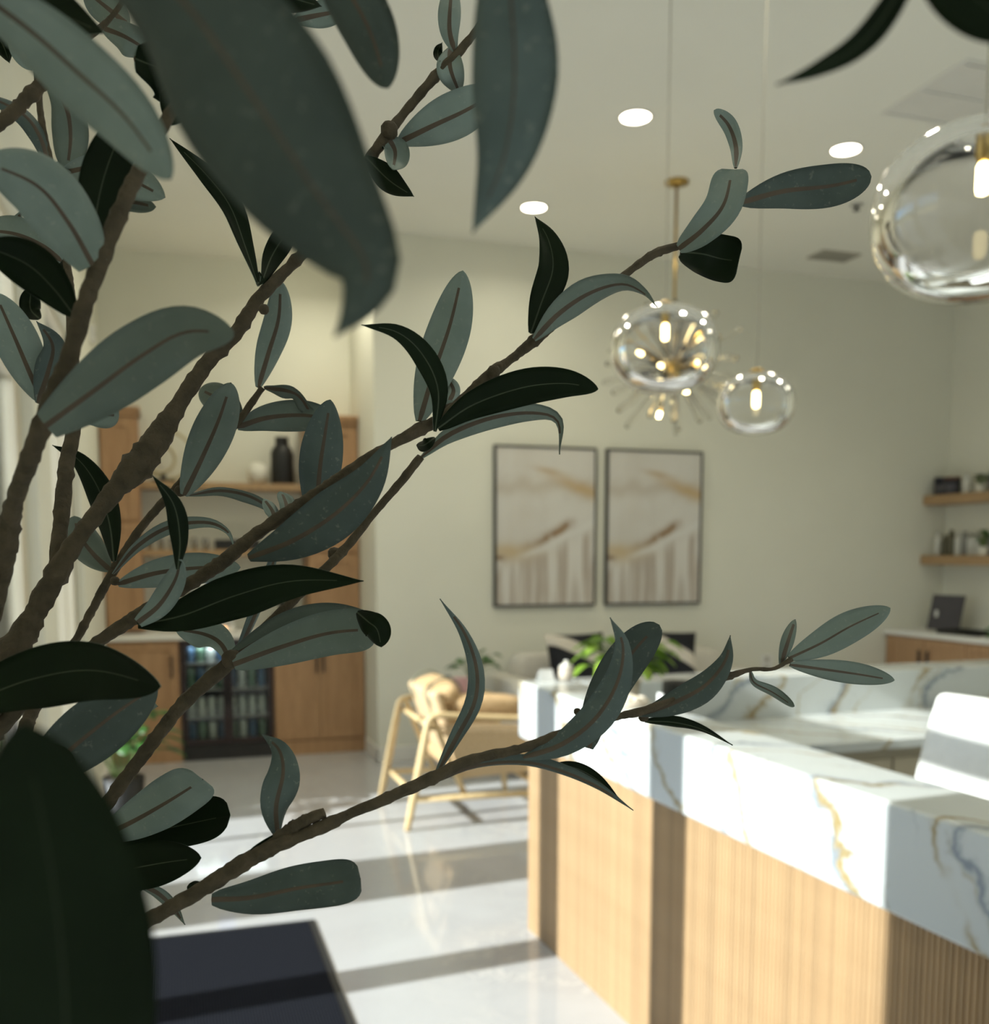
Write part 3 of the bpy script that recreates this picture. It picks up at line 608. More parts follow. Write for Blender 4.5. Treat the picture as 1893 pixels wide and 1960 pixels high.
# office chair behind the desk
r = empty('office_chair', (2.22, 2.34, 0), 0, 'white leather office chair behind the reception desk', 'chair')
cxx, cyy = 2.20, 2.34
back = []
for i in range(9):
    t_ = i / 8; back.append((2.295 + .10 * t_ ** 1.3 - .02 * math.sin(math.pi * t_), .60 + .56 * t_))
mb = MB(); vs = []; fs = []; K = 12
for (bx_, bz) in back:
    for j in range(K + 1):
        q = -1 + 2 * j / K; hw = .235; vs.append((bx_ - .035 * q * q, cyy + hw * q, bz))
for i in range(8):
    for j in range(K): a = i * (K + 1) + j; fs.append((a, a + 1, a + K + 2, a + K + 1))
bo = MB().add(vs, fs).build('backrest', M['white_leather'], r, smooth=True)
sm = bo.modifiers.new('pad', 'SOLIDIFY'); sm.thickness = .07; sm.offset = 0; bv = bo.modifiers.new('soft', 'BEVEL'); bv.width = .028; bv.segments = 4; bv.limit_method = 'ANGLE'; bv.angle_limit = R(50)
moved(soft_box(.47, .48, .10, .35), Matrix.Translation((2.08, cyy, .50))).build('seat', M['white_leather'], r, smooth=True)
MB().box(2.29, 2.36, cyy - .03, cyy + .03, .43, .66).box(2.10, 2.36, cyy - .03, cyy + .03, .42, .45).build('back_bracket', M['steel'], r, bevel=.006)
MB().lathe([(.03, .06), (.03, .30), (.02, .30), (.02, .455)], (2.12, cyy, 0), 16).build('gas_lift', M['steel'], r, smooth=True)
for k in range(5):
    a = 2 * math.pi * k / 5 + .3; p = Vector((2.12 + .27 * math.cos(a), cyy + .27 * math.sin(a), .07))
    MB().tube([(2.12, cyy, .10), p], [.026, .016], 8).build('base_arm', M['steel'], r, smooth=True)
    MB().lathe([(.0, -.012), (.028, -.012), (.028, .012), (0, .012)], (p.x, p.y, .028), 14, axis=(math.sin(a), -math.cos(a), 0)).build('caster', M['black_metal'], r, smooth=True)

# things on the desk
LZ = 1.0705
small_plant('desk_plant', (1.60, 3.34), LZ, .06, .07, 48, .155, .15, M['green_bright'], M['beige_ceramic'], 'bright lime-green leafy plant on the marble desk ledge', 11, .036, droop=.6)
r = empty('pebble_dish', (1.55, 3.17, LZ), label='small dish of pale pebbles in front of the lime-green plant', cat='dish')
MB().lathe([(.045, LZ), (.06, LZ + .02), (.056, LZ + .02), (.042, LZ + .006), (0, LZ + .006)], (1.55, 3.17, 0), 22, cap=False).build('dish', M['beige_ceramic'], r, smooth=True)
rnd = random.Random(4)
for i in range(12):
    a = rnd.uniform(0, 6.28); q = rnd.uniform(0, .038)
    moved(soft_box(.032, .024, .02, .9, 5), Matrix.Translation((1.55 + q * math.cos(a), 3.17 + q * math.sin(a), LZ + .02 + .008 * (i % 2))) @ Matrix.Rotation(a, 4, 'Z')).build('pebble', M['stone'], r, smooth=True)
lath('black_cup', [(.05, .8855), (.056, .895), (.058, 1.115), (.054, 1.115), (.05, .90), (0, .90)], (1.86, 3.42, 0), M['black_ceramic'], 'tall black cup standing on the inner worktop', 'cup')
r = empty('card_stand', (1.60, 3.07, LZ), label='slim white card stand on the desk ledge', cat='card stand')
MB().box(1.585, 1.625, 3.05, 3.09, LZ, LZ + .008).build('foot', M['white_plastic'], r, bevel=.002); MB().box(1.602, 1.609, 3.052, 3.088, LZ + .007, LZ + .055).build('card', M['paper'], r, bevel=.001)
r = empty('beige_jar', (1.62, 3.90, LZ), label='small beige lidded jar at the far end of the ledge', cat='jar')
MB().lathe([(.026, LZ), (.034, LZ + .025), (.031, LZ + .06)], (1.59, 3.90, 0), 20).build('body', M['beige_ceramic'], r, smooth=True); MB().lathe([(.032, LZ + .06), (.022, LZ + .07), (.008, LZ + .074), (.011, LZ + .085), (0, LZ + .09)], (1.59, 3.90, 0), 20).build('lid', M['white_ceramic'], r, smooth=True)
r = empty('folded_leaflet', (1.50, 3.92, LZ), label='little white folded leaflet beside the beige jar', cat='leaflet')
MB().add([(1.47, 3.89, LZ), (1.54, 3.90, LZ), (1.535, 3.925, LZ + .05), (1.475, 3.915, LZ + .05)], [(0, 1, 2, 3)]).build('front_flap', M['paper'], r).modifiers.new('t', 'SOLIDIFY').thickness = .0015
MB().add([(1.47, 3.95, LZ), (1.54, 3.955, LZ), (1.535, 3.927, LZ + .05), (1.475, 3.917, LZ + .05)], [(3, 2, 1, 0)]).build('back_flap', M['paper'], r).modifiers.new('t', 'SOLIDIFY').thickness = .0015
small_plant('return_plant', (4.0, 3.86), LZ, .045, .07, 22, .10, .12, M['green_deep'], M['white_ceramic'], 'dark green plant at the right end of the marble return', 17, .032)

# ================================================================== ENTRANCE MAT
r = empty('entrance_mat', (.135, 3.2, 0), label='dark charcoal entrance mat on the pale floor', cat='mat')
B('pile', M['rug'], r, -.25, .52, 2.13, 4.24, .001, .010, .002)
MB().box(-.28, -.25, 2.1, 4.27, .001, .006).box(.52, .55, 2.1, 4.27, .001, .006).box(-.25, .52, 2.1, 2.13, .001, .006).box(-.25, .52, 4.24, 4.27, .001, .006).build('rubber_border', M['rubber'], r, bevel=.002)

# ================================================================== ARMCHAIR
r = empty('lounge_armchair', (1.65, 5.93, 0), 0, 'pale oak frame armchair with tan leather cushions', 'armchair')
W_ = M['oak_chair']
for yv in (5.54, 6.32):
    rail = catmull([(1.262, yv, 0), (1.325, yv, .30), (1.385, yv, .60), (1.405, yv, .655), (1.45, yv, .675), (1.55, yv, .668), (1.80, yv, .645), (2.06, yv, .625)], 30)
    s_ = MB().tube(rail, [.019 + .006 * math.sin(math.pi * min(1, i / 14)) for i in range(30)], 12).build('arm_and_rear_leg', W_, r, smooth=True)
    MB().tube([(2.05, yv, .625), (2.10, yv, .30), (2.13, yv, 0)], [.022, .024, .017], 12).build('front_leg', W_, r, smooth=True)
    MB().tube([(1.295, yv, .185), (2.11, yv, .165)], .018, 10).build('stretcher', W_, r, smooth=True)
    MB().tube(catmull([(1.43, yv + (.03 if yv < 6 else -.03), .66), (1.53, yv + (.03 if yv < 6 else -.03), .40), (1.62, yv + (.03 if yv < 6 else -.03), .19)], 8), .019, 10).build('back_support', W_, r, smooth=True)
for z_, x_ in ((.20, 1.32), (.20, 2.10), (.60, 1.42)): MB().tube([(x_, 5.54, z_), (x_, 6.32, z_)], .017, 10).build('cross_rail', W_, r, smooth=True)
def plank(pts, y0, y1, th, nm, m):
    vs = []; fs = []
    for (x_, z_) in pts: vs += [(x_, y0, z_), (x_, (y0 + y1) / 2, z_), (x_, y1, z_)]
    for i in range(len(pts) - 1): q = 3 * i; fs += [(q, q + 1, q + 4, q + 3), (q + 1, q + 2, q + 5, q + 4)]
    ob = MB().add(vs, fs).build(nm, m, r, smooth=True); sd_ = ob.modifiers.new('pad', 'SOLIDIFY'); sd_.thickness = th; sd_.offset = 0
    bv_ = ob.modifiers.new('soft', 'BEVEL'); bv_.width = th * .4; bv_.segments = 3; bv_.limit_method = 'ANGLE'; bv_.angle_limit = R(50); return ob
plank([(1.46, .80), (1.51, .66), (1.57, .48), (1.64, .33)], 5.60, 6.26, .06, 'back_cushion', M['canvas'])
plank([(1.56, .34), (1.80, .36), (2.12, .40)], 5.60, 6.26, .11, 'seat_cushion', M['leather'])
for yv in (5.585, 6.275): plank([(1.47, .60), (1.75, .60), (2.03, .58)], yv - .006, yv + .006, .012, 'arm_strap', M['canvas'])
for yv in (5.59, 6.27):
    MB().add([(1.50, yv, .61), (2.03, yv, .585), (2.07, yv, .30), (1.60, yv, .28)], [(0, 1, 2, 3)]).build('side_sling', M['canvas'], r).modifiers.new('t', 'SOLIDIFY').thickness = .012
bol = moved(soft_box(.19, .64, .17, .55), Matrix.Translation((1.545, 5.93, .765)) @ Matrix.Rotation(R(-18), 4, 'Y')); bol.build('head_bolster', M['leather'], r, smooth=True)
moved(soft_box(.50, .17, .14, .55), Matrix.Translation((1.80, 5.68, .70)) @ Matrix.Rotation(R(4), 4, 'Y')).build('arm_cushion', M['leather'], r, smooth=True)
for yv in (5.72, 6.14): ob = ring((1.545, yv, .765), .105, .006, 24).build('bolster_strap', M['strap'], r, smooth=True)

# ================================================================== SOFA CORNER
SY0, SY1 = 6.62, 7.44
r = empty('white_sofa', (3.4, 7.0, 0), label='low white upholstered sofa beneath the framed pictures', cat='sofa')
def puff(nm, x0, x1, y0, y1, z0, z1, m, k=.22, par=None): return moved(soft_box(x1 - x0, y1 - y0, z1 - z0, k, 12), Matrix.Translation(((x0 + x1) / 2, (y0 + y1) / 2, (z0 + z1) / 2))).build(nm, m, par or r, smooth=True)
B('base', M['sofa'], r, 2.32, 4.50, SY0 + .04, SY1, .10, .30, .03)
for i in range(3): puff('seat_cushion', 2.50 + i * .61, 3.11 + i * .61, SY0, SY1 - .22, .29, .50, M['sofa'], .18)
for i in range(3): puff('back_cushion', 2.50 + i * .61, 3.11 + i * .61, SY1 - .30, SY1 - .02, .42, .85, M['sofa'], .25)
for x0 in (2.30, 4.32): puff('arm', x0, x0 + .21, SY0, SY1, .10, .70, M['sofa'], .2)
for x_ in (2.40, 4.42):
    for y_ in (SY0 + .10, SY1 - .1): MB().lathe([(.018, 0), (.025, .11)], (x_, y_, 0), 12).build('foot', M['oak'], r, smooth=True)
def pillow_mat():
    m = mat('banded_pillow_print', (.6, .55, .48), .9); nt = m.node_tree
    t = nt.nodes.new('ShaderNodeTexCoord'); sep = nt.nodes.new('ShaderNodeSeparateXYZ'); nt.links.new(t.outputs['Generated'], sep.inputs[0])
    x, z = N(nt, sep.outputs[0]), N(nt, sep.outputs[2]); u = z - (x * -.62 + .93)
    lin = u.gauss(.15).ramp(.38, .5); c = mixc(m, lin, (.008, .009, .012), (.62, .57, .49)); setc(m, c); return m
M['pillow'] = pillow_mat()
def pillow(c, ry, rz, label):
    e = empty('throw_pillow', (c[0], c[1], c[2] - .2), label=label, cat='pillow', group='black banded throw pillows')
    mb = MB(); n = 12; vs = []; fs = []
    for s_ in (-1, 1):
        for i in range(n + 1):
            for j in range(n + 1):
                a, b = -1 + 2 * i / n, -1 + 2 * j / n; th = .085 * (max(0, (1 - a ** 4)) * max(0, (1 - b ** 4))) ** .6
                pinch = 1 - .07 * (1 - abs(a) ** 2) * (abs(b) ** 6) - .0; pin2 = 1 - .07 * (1 - abs(b) ** 2) * (abs(a) ** 6)
                vs.append((a * .25 * pin2, s_ * th, b * .20 * pinch))
    for s_ in range(2):
        o_ = s_ * (n + 1) ** 2
        for i in range(n):
            for j in range(n):
                q = o_ + i * (n + 1) + j; f_ = (q, q + 1, q + n + 2, q + n + 1); fs.append(f_ if s_ else f_[::-1])
    mx = Matrix.Translation(c) @ Matrix.Rotation(rz, 4, 'Z') @ Matrix.Rotation(R(-18), 4, 'X') @ Matrix.Rotation(ry, 4, 'Y')
    MB().add(vs, fs).build('cover', M['pillow'], e, smooth=True, local=True); ch = e.children[0]; ch.matrix_local = MW[e].inverted() @ mx
pillow((2.90, 6.90, .83), R(0), R(4), 'black banded throw pillow at the armchair end of the sofa')
pillow((3.66, 6.90, .83), R(4), R(-6), 'black banded throw pillow behind the lime-green desk plant')
r = empty('side_table', (2.02, 6.92, 0), label='small round side table behind the oak armchair', cat='table')
MB().lathe([(.20, .575), (.205, .585), (.205, .60), (.195, .605)], (2.02, 6.92, 0), 32).build('tabletop', W_, r, smooth=True)
MB().lathe([(.14, 0), (.14, .015), (.02, .03), (.018, .575)], (2.02, 6.92, 0), 24).build('pedestal', M['black_metal'], r, smooth=True)
r = empty('pink_box', (1.96, 6.82, .605), label='small pink box on the round side table', cat='box')
B('box_body', M['pink'], r, 1.90, 2.01, 6.79, 6.86, .6055, .70, .004); B('box_lid', M['pink'], r, 1.897, 2.013, 6.787, 6.863, .70, .73, .004)
r = empty('dark_frame', (1.85, 6.85, .605), label='small dark picture frame next to the pink box', cat='picture frame')
B('frame', M['black_metal'], r, 1.835, 1.893, 6.84, 6.86, .6055, .745, .003); B('print', M['mauve'], r, 1.842, 1.886, 6.838, 6.841, .62, .735, .001)
small_plant('side_table_plant', (2.10, 6.96), .605, .05, .09, 30, .15, .20, M['green_deep'], M['white_ceramic'], 'dark leafy plant on the side table behind the armchair', 23, .038)
small_plant('floor_plant', (-.32, 6.30), 0.0, .125, .27, 46, .28, .42, M['green_deep_big'] if 'green_deep_big' in M else M['green_deep'], M['black_ceramic'], 'leafy green plant in a black pot on the floor by the window', 31, .060)

# ================================================================== PENDANTS AND CHANDELIER
def pendant(x, y, z, label, sc=1.0):
    r = empty('glass_pendant', (x, y, z), label=label, cat='pendant light', group='clear glass pendants')
    Rr, Hh = .225 * sc, .178 * sc; outer = []; inner = []
    for i in range(25):
        a = R(80) - R(168) * i / 24
        def pr(k): return (max(.002, (Rr - k) * abs(math.cos(a)) ** .78), (Hh - k) * math.copysign(abs(math.sin(a)) ** .9, a))
        outer.append(pr(0)); inner.append(pr(.0018))
    prof = [(p[0], z + p[1]) for p in outer] + [(0, z - Hh)] + [(0, z - Hh + .0018)] + [(p[0], z + p[1]) for p in reversed(inner)]
    prof.append(prof[0]); mb = MB().lathe(prof, (x, y, 0), 48, cap=False); g = mb.build('glass_shade', M['blown'], r, smooth=True)
    MB().lathe([(.030, z + Hh - .004), (.030, z + Hh + .01), (.018, z + Hh + .018), (.018, z + Hh - .06), (.012, z + Hh - .075)], (x, y, 0), 18).build('socket', M['brass'], r, smooth=True)
    MB().lathe([(.0, z + Hh - .143), (.012, z + Hh - .138), (.014, z + Hh - .128), (.014, z + Hh - .083), (.010, z + Hh - .074)], (x, y, 0), 14).build('bulb', M['bulb'], r, smooth=True)
    MB().tube([(x, y, z + Hh + .015), (x, y, ZC - .02)], .0028, 6).build('cord', M['grille_grey'], r)
    MB().lathe([(.06, ZC), (.06, ZC - .02), (.01, ZC - .025)], (x, y, 0), 24).build('canopy', M['brass'], r, smooth=True)
pendant(1.682, 1.785, 2.335, 'largest-looking clear glass pendant, nearest over the desk')
pendant(1.99, 3.82, 2.46, 'clear glass pendant in front of the burst chandelier')
pp = at(1447, 773, 4.1); pendant(pp.x, pp.y, pp.z, 'smaller clear glass pendant, right of the burst chandelier', .70)
hx, hy, hz = 3.168, 5.957, 2.83
r = empty('burst_chandelier', (hx, hy, hz), label='brass and clear glass burst chandelier under a brass ceiling canopy', cat='chandelier')
MB().lathe([(.075, ZC), (.075, ZC - .018), (.02, ZC - .03)], (hx, hy, 0), 28).build('canopy', M['brass'], r, smooth=True)
MB().tube([(hx, hy, ZC - .02), (hx, hy, hz)], .009, 10).build('rod', M['brass'], r, smooth=True)
moved(soft_box(.12, .12, .12, 1.0, 10), Matrix.Translation((hx, hy, hz))).build('hub', M['brass'], r, smooth=True)
rnd = random.Random(9); gold = math.pi * (3 - math.sqrt(5)); nrod = 64
for i in range(nrod):
    zz = 1 - 2 * (i + .5) / nrod; rho = math.sqrt(1 - zz * zz); d = Vector((rho * math.cos(gold * i), rho * math.sin(gold * i), zz)); c = Vector((hx, hy, hz)); Lr = rnd.uniform(.38, .50); Lb = rnd.uniform(.14, .40)
    if zz > .93: continue
    if i % 4 == 1:
        a_ = MB().tube([c + d * .05, c + d * Lb], .004, 6).build('bulb_arm', M['brass'], r, smooth=True)
        MB().tube([c + d * Lb, c + d * (Lb + .035)], [.013, .010], 10).build('bulb', M['bulb'], a_, smooth=True)
    else:
        MB().tube([c + d * .05, c + d * (Lr - .03), c + d * Lr], [.007, .020, .012], 10).build('glass_rod', M['rod_glass'], r, smooth=True)

# ================================================================== OLIVE TREE BESIDE THE CAMERA
base = at(-150, 2200, .44); TB = Vector((base.x, base.y, 0))
r = empty('tree_planter', TB, label='round dark planter holding the olive tree', cat='planter')
MB().lathe([(.12, 0), (.15, .02), (.17, .36), (.175, .38), (.155, .38), (.15, .33)], TB, 32, cap=False).build('pot', M['black_ceramic'], r, smooth=True)
MB().lathe([(.12, .001), (.12, .01)], TB, 32).build('pot_foot', M['black_ceramic'], r)
MB().lathe([(.152, .335), (.05, .345), (0, .345)], TB, 28, cap=False).build('soil', M['soil'], r, smooth=True)
tree = empty('olive_tree', TB + Vector((0, 0, .345)), label='tall faux olive tree with grey-green leaves beside the entrance', cat='tree')
def px(p, d): return at(p[0], p[1], d)
def branch(pts, d, name='branch', knobs=(), parent=None, n=None, ext=None):
    """pts: (x, y, diameter) in picture pixels along the branch, d: distances along it"""
    n = int((n or max(12, int(len(pts) * 7))) * 1.5)
    dd = d if isinstance(d, (list, tuple)) else [d, d]
    P3 = []
    for i, p in enumerate(pts):
        t = i / (len(pts) - 1) * (len(dd) - 1); k = min(int(t), len(dd) - 2); z_ = dd[k] + (dd[k + 1] - dd[k]) * (t - k)
        P3.append((px(p, z_), p[2] * z_ / F_PX / 2))
    if ext: P3 = ext + P3
    cv = catmull([p for p, _ in P3], n); cum = [0]
    for i in range(len(P3) - 1): cum.append(cum[-1] + (P3[i + 1][0] - P3[i][0]).length)
    rad = []; rnd = random.Random(len(pts) * 17 + int(pts[0][0]))
    for i in range(n):
        s_ = cum[-1] * i / (n - 1); k = 0
        while k < len(cum) - 2 and s_ > cum[k + 1]: k += 1
        t = (s_ - cum[k]) / max(1e-9, cum[k + 1] - cum[k]); rr_ = P3[k][1] + (P3[k + 1][1] - P3[k][1]) * t
        rad.append(rr_ * rnd.uniform(.93, 1.08) * (1.12 if rnd.random() < .07 else 1))
    ob = MB().tube(cv, rad, 12, jit=.10).build(name, M['bark'], parent or tree, smooth=True)
    for (x_, y_, dia, z_) in knobs:
        moved(soft_box(1, 1, 1, .9, 5), Matrix.Translation(px((x_, y_), z_)) @ Matrix.Scale(dia * z_ / F_PX, 4)).build('bud', M['bark'], ob, smooth=True)
    return ob
def shape_w(t, kind):
    tm, b, pb, pt, qt = {'lance': (.48, .16, .9, 1.55, 1.0), 'oval': (.55, .18, .8, 2.0, .62), 'round': (.62, .20, .75, 2.3, .5), 'blunt': (.72, .25, .7, 4.0, .35), 'needle': (.35, .3, .8, 1.1, 1.0), 'wide': (.5, .45, .9, 2.0, .62)}[kind]
    if t < tm: return b + (1 - b) * math.sin(math.pi / 2 * t / tm) ** pb
    q = (t - tm) / (1 - tm); return max(0, 1 - q ** pt) ** qt
RIB = {'B': 5.2, 'T': 1.6}
def ribbon(mb, pts, w, side, kind, d, roll, cup, wav, rnd, rib=1.0):
    n = 26; d0, d1 = d if isinstance(d, (list, tuple)) else (d, d)
    P2 = catmull([(p[0], p[1], 0) for p in pts], 64); cum = [0]
    for i in range(63): cum.append(cum[-1] + (P2[i + 1] - P2[i]).length)
    C3 = []; ts = []; bow = rnd.uniform(-.022, .022); tw0, tw1 = rnd.uniform(-14, 14), rnd.uniform(-14, 14); cup = cup * 1.9
    for i in range(n):
        t = 1 - (1 - i / (n - 1)) ** 1.35; ts.append(t); s_ = t * cum[-1]; k = 0
        while k < 62 and s_ > cum[k + 1]: k += 1
        f_ = (s_ - cum[k]) / max(1e-9, cum[k + 1] - cum[k]); p = P2[k].lerp(P2[k + 1], f_); C3.append(px(p, (d0 + (d1 - d0) * t) * (1 + bow * math.sin(math.pi * t))))
    ro = roll if isinstance(roll, (list, tuple)) else [roll, roll]
    wph = rnd.uniform(0, 6.28); wfr = rnd.uniform(2.2, 4.0)
    grids = []
    for face in (1, -1):
        vis = side if face == 1 else ('T' if side == 'B' else 'B')
        ribpx = RIB[vis] * rib; g = []
        for i in range(n):
            t = ts[i]; p = C3[i]; tg = (C3[min(i + 1, n - 1)] - C3[max(i - 1, 0)]).normalized(); cdir = (p - CAM).normalized()
            s_ = tg.cross(cdir)
            if s_.length < 1e-4: s_ = right.copy()
            s_.normalize(); nn = tg.cross(s_).normalized()
            if nn.dot(cdir) > 0: nn = -nn
            q = t * (len(ro) - 1); k = min(int(q), len(ro) - 2); ra = R(ro[k] + (ro[k + 1] - ro[k]) * (q - k) + tw0 + (tw1 - tw0) * t)
            sx = s_ * math.cos(ra) + nn * math.sin(ra); nx = nn * math.cos(ra) - s_ * math.sin(ra)
            dep = (p - CAM).dot(fwd); hw = max(.0002, w / 2 * shape_w(t, kind) * dep / F_PX)
            rw = min(.45, ribpx * dep / F_PX * (1 - .6 * t) / hw)
            cols = [-1, -.66, -.33 - rw * .3, -rw, 0, rw, .33 + rw * .3, .66, 1]
            if cols[3] < cols[2]: cols[2] = cols[3] - .05; cols[6] = -cols[2]
            th = .00028 * face; row = []
            for c_ in cols:
                off = cup * hw * c_ * c_ + wav * hw * abs(c_) ** 2 * math.sin(wph + wfr * 6.28 * t * .5 + (1.3 if c_ > 0 else 0))
                if c_ == 0: off += (.35 if vis == 'B' else -.25) * rw * hw * face
                row.append(p + sx * (hw * c_) + nx * (off + th * (1 - abs(c_) ** 8 * .6)))
            g.append(row)
        grids.append((g, vis))
    for gi, (g, vis) in enumerate(grids):
        vs = [v for row in g for v in row]; fa, fb = [], []
        for i in range(n - 1):
            for j in range(8):
                a = i * 9 + j; f_ = (a, a + 1, a + 10, a + 9); f_ = f_ if gi == 0 else f_[::-1]
                (fb if j in (3, 4) and ts[i] < .86 else fa).append(f_)
        k = len(mb.v); mb.add(vs, fa, 1 if vis == 'B' else 0); mb.f += [tuple(i_ + k for i_ in f_) for f_ in fb]; mb.m += [2 if vis == 'B' else 3] * len(fb)
        if gi == 0: k0 = k
        else:
            rim = []
            for i in range(n - 1):
                for j in (0, 8): a = i * 9 + j; rim.append((k0 + a, k0 + a + 9, k + a + 9, k + a))
            mb.f += rim; mb.m += [1] * len(rim)
LM = {0: [M['leaf_top'], M['leaf_under'], M['rib'], M['vein']], 1: [M['leaf_top'], M['leaf_under_dark'], M['rib'], M['vein']]}
leaf_no = [0]
def leaf(par, pts, w, side='B', kind='oval', d=.45, roll=0, cup=-.12, wav=.07, extra=(), rib=1.0, dark=0):
    leaf_no[0] += 1; rnd = random.Random(leaf_no[0] * 31)
    mb = MB(); ribbon(mb, pts, w, side, kind, d, roll, cup, wav, rnd, rib)
    for e in extra: ribbon(mb, e[0], e[1], e[2], e[3], e[4], e[5] if len(e) > 5 else 0, cup, wav * .5, rnd, rib)
    return mb.build('leaf', LM[dark], par, smooth=True)

TD = .44
trunk = MB().tube([TB + Vector((0, 0, .30)), TB + Vector((.01, .012, .8)), at(-150, 2200, TD), at(-140, 1900, TD), at(-120, 1700, TD)], [.020, .018, .014, .013, .011], 12).build('trunk', M['bark'], tree, smooth=True)
b1 = branch([(-130, 1800, 62), (-100, 1560, 60), (-40, 1390, 58), (0, 1290, 60), (35, 1230, 56), (65, 1180, 40), (110, 1095, 44), (150, 1030, 32), (215, 945, 34), (260, 895, 58), (295, 850, 56), (335, 785, 34), (400, 690, 30), (450, 640, 27), (495, 572, 25), (540, 525, 22), (600, 462, 20), (670, 360, 20), (738, 262, 22), (775, 215, 17), (830, 150, 18), (885, 92, 16), (940, 20, 14), (1000, -70, 12)],
            [.43, .44, .45, .46, .47, .48, .48], knobs=[(505, 592, 20, .46), (590, 485, 16, .465), (745, 250, 34, .475)], n=150)
b2 = branch([(-120, 1700, 44), (-80, 1400, 42), (-20, 1180, 40), (10, 1050, 44), (28, 960, 34), (60, 870, 34), (92, 785, 38), (130, 690, 34), (160, 590, 34), (200, 480, 32), (245, 370, 30), (285, 295, 26), (330, 210, 22), (390, 120, 18), (440, 20, 16), (470, -60, 12)], [.42, .38, .335, .325, .33, .34, .34], n=110)
b3 = branch([(108, 1092, 30), (118, 985, 30), (128, 890, 28), (143, 800, 26), (140, 700, 22), (136, 600, 18), (130, 520, 16), (114, 420, 14), (95, 310, 14), (78, 220, 12), (70, 110, 12), (74, 40, 10), (80, -40, 8)], [.45, .47, .50, .52, .52], n=80)
b4 = branch([(-90, 330, 26), (-30, 262, 24), (25, 215, 24), (60, 180, 26), (105, 138, 22), (160, 80, 14), (215, 30, 10), (260, -40, 8)], [.40, .40, .41, .42], knobs=[(100, 150, 26, .405)])
b5 = branch([(-110, 1640, 40), (-20, 1490, 30), (40, 1415, 26), (60, 1365, 26), (105, 1290, 18), (140, 1235, 16), (170, 1180, 15), (213, 1100, 18), (270, 1010, 15), (340, 932, 17), (400, 868, 13), (452, 812, 14), (502, 742, 12)], [.44, .46, .49, .50, .50, .50], knobs=[(220, 1112, 18, .49), (345, 940, 22, .495)], n=90)
b6 = branch([(-90, 1500, 40), (20, 1370, 30), (90, 1300, 26), (150, 1258, 24), (200, 1220, 24), (262, 1180, 28), (330, 1138, 24), (420, 1080, 28), (480, 1030, 24), (545, 985, 24), (620, 935, 22), (700, 880, 19), (755, 848, 18), (800, 824, 26), (845, 800, 22), (885, 765, 18), (940, 715, 24), (975, 690, 16), (1025, 650, 22), (1080, 605, 14), (1140, 560, 12), (1190, 530, 13), (1250, 487, 16), (1300, 470, 14)],
            [.44, .44, .435, .43, .43, .435, .44, .45, .46], knobs=[(945, 712, 26, .435), (1262, 482, 18, .458)], n=150)
b7 = branch([(-120, 2000, 50), (-40, 1880, 40), (60, 1740, 34), (130, 1640, 30), (185, 1565, 28), (240, 1490, 26), (300, 1410, 26), (352, 1345, 28), (435, 1272, 28), (470, 1240, 24), (545, 1165, 18), (620, 1092, 18), (665, 1045, 17), (705, 995, 15), (765, 925, 16), (805, 875, 16)], [.44, .445, .45, .455, .47, .48, .485], knobs=[(443, 1262, 38, .452), (640, 1060, 26, .48)], n=100)
b8 = branch([(-135, 2150, 56), (-20, 2000, 40), (110, 1870, 34), (220, 1798, 30), (300, 1752, 28), (370, 1712, 30), (450, 1662, 34), (520, 1622, 30), (580, 1598, 24), (640, 1572, 26), (660, 1562, 20), (740, 1528, 22), (825, 1490, 26), (900, 1455, 20), (1000, 1432, 18), (1075, 1402, 14), (1140, 1385, 12), (1190, 1370, 13), (1225, 1362, 18), (1300, 1335, 10), (1370, 1305, 10), (1400, 1293, 14), (1440, 1281, 8), (1480, 1280, 7), (1515, 1262, 9)],
            [.42, .41, .405, .41, .415, .42, .43, .44, .45], knobs=[(830, 1488, 26, .421), (1105, 1362, 14, .434), (1232, 1372, 20, .437)], n=150)
b8t = branch([(500, 1630, 22), (545, 1595, 26), (590, 1568, 24), (622, 1556, 20)], [.408, .41], 'twig_stub', parent=tree)
# branches that pass just outside the picture, close to the lens
b9 = branch([(-150, 1700, 44), (-420, 900, 60), (-380, 200, 70), (-120, -180, 70), (280, -190, 70), (640, -170, 60), (960, -180, 54), (1300, -210, 46), (1640, -190, 40), (1820, -160, 34)], [.43, .32, .24, .21, .195, .19, .19, .19, .19], n=70)
b10 = branch([(-150, 2200, 60), (-320, 2320, 90), (-160, 2420, 110), (90, 2330, 100)], [.43, .26, .19, .165], n=40)

# --- long upper branch, right end
leaf(b6, [(1300, 476), (1345, 440), (1385, 392), (1402, 325)], 72, 'B', 'blunt', (.455, .45), [0, 0, -10], .12)
leaf(b6, [(1408, 322), (1408, 280), (1394, 240), (1367, 211)], 30, 'B', 'round', (.455, .47), 15, .15)
leaf(b6, [(1418, 388), (1500, 366), (1590, 356), (1668, 338)], 76, 'B', 'round', (.462, .47), -5, .1, .04, dark=1)
leaf(b6, [(1304, 482), (1345, 486), (1380, 495), (1414, 500)], 84, 'T', 'blunt', (.462, .475), 10, -.1)
leaf(b6, [(1022, 650), (1070, 600), (1130, 560), (1190, 543), (1232, 560), (1258, 588)], 58, 'B', 'lance', (.43, .42), [0, 5, 35, 60], -.1)
leaf(b6, [(1016, 638), (1036, 580), (1058, 515), (1050, 460), (1024, 415)], 62, 'T', 'lance', (.432, .45), [0, 10, 0], .15)
leaf(b6, [(803, 806), (830, 715), (862, 620), (886, 518)], 84, 'B', 'oval', (.438, .46), 0, -.1, .03)
leaf(b6, [(832, 826), (838, 745), (808, 678), (760, 636), (692, 622)], 46, 'T', 'lance', (.428, .40), [35, 10, 0, 0], .1)
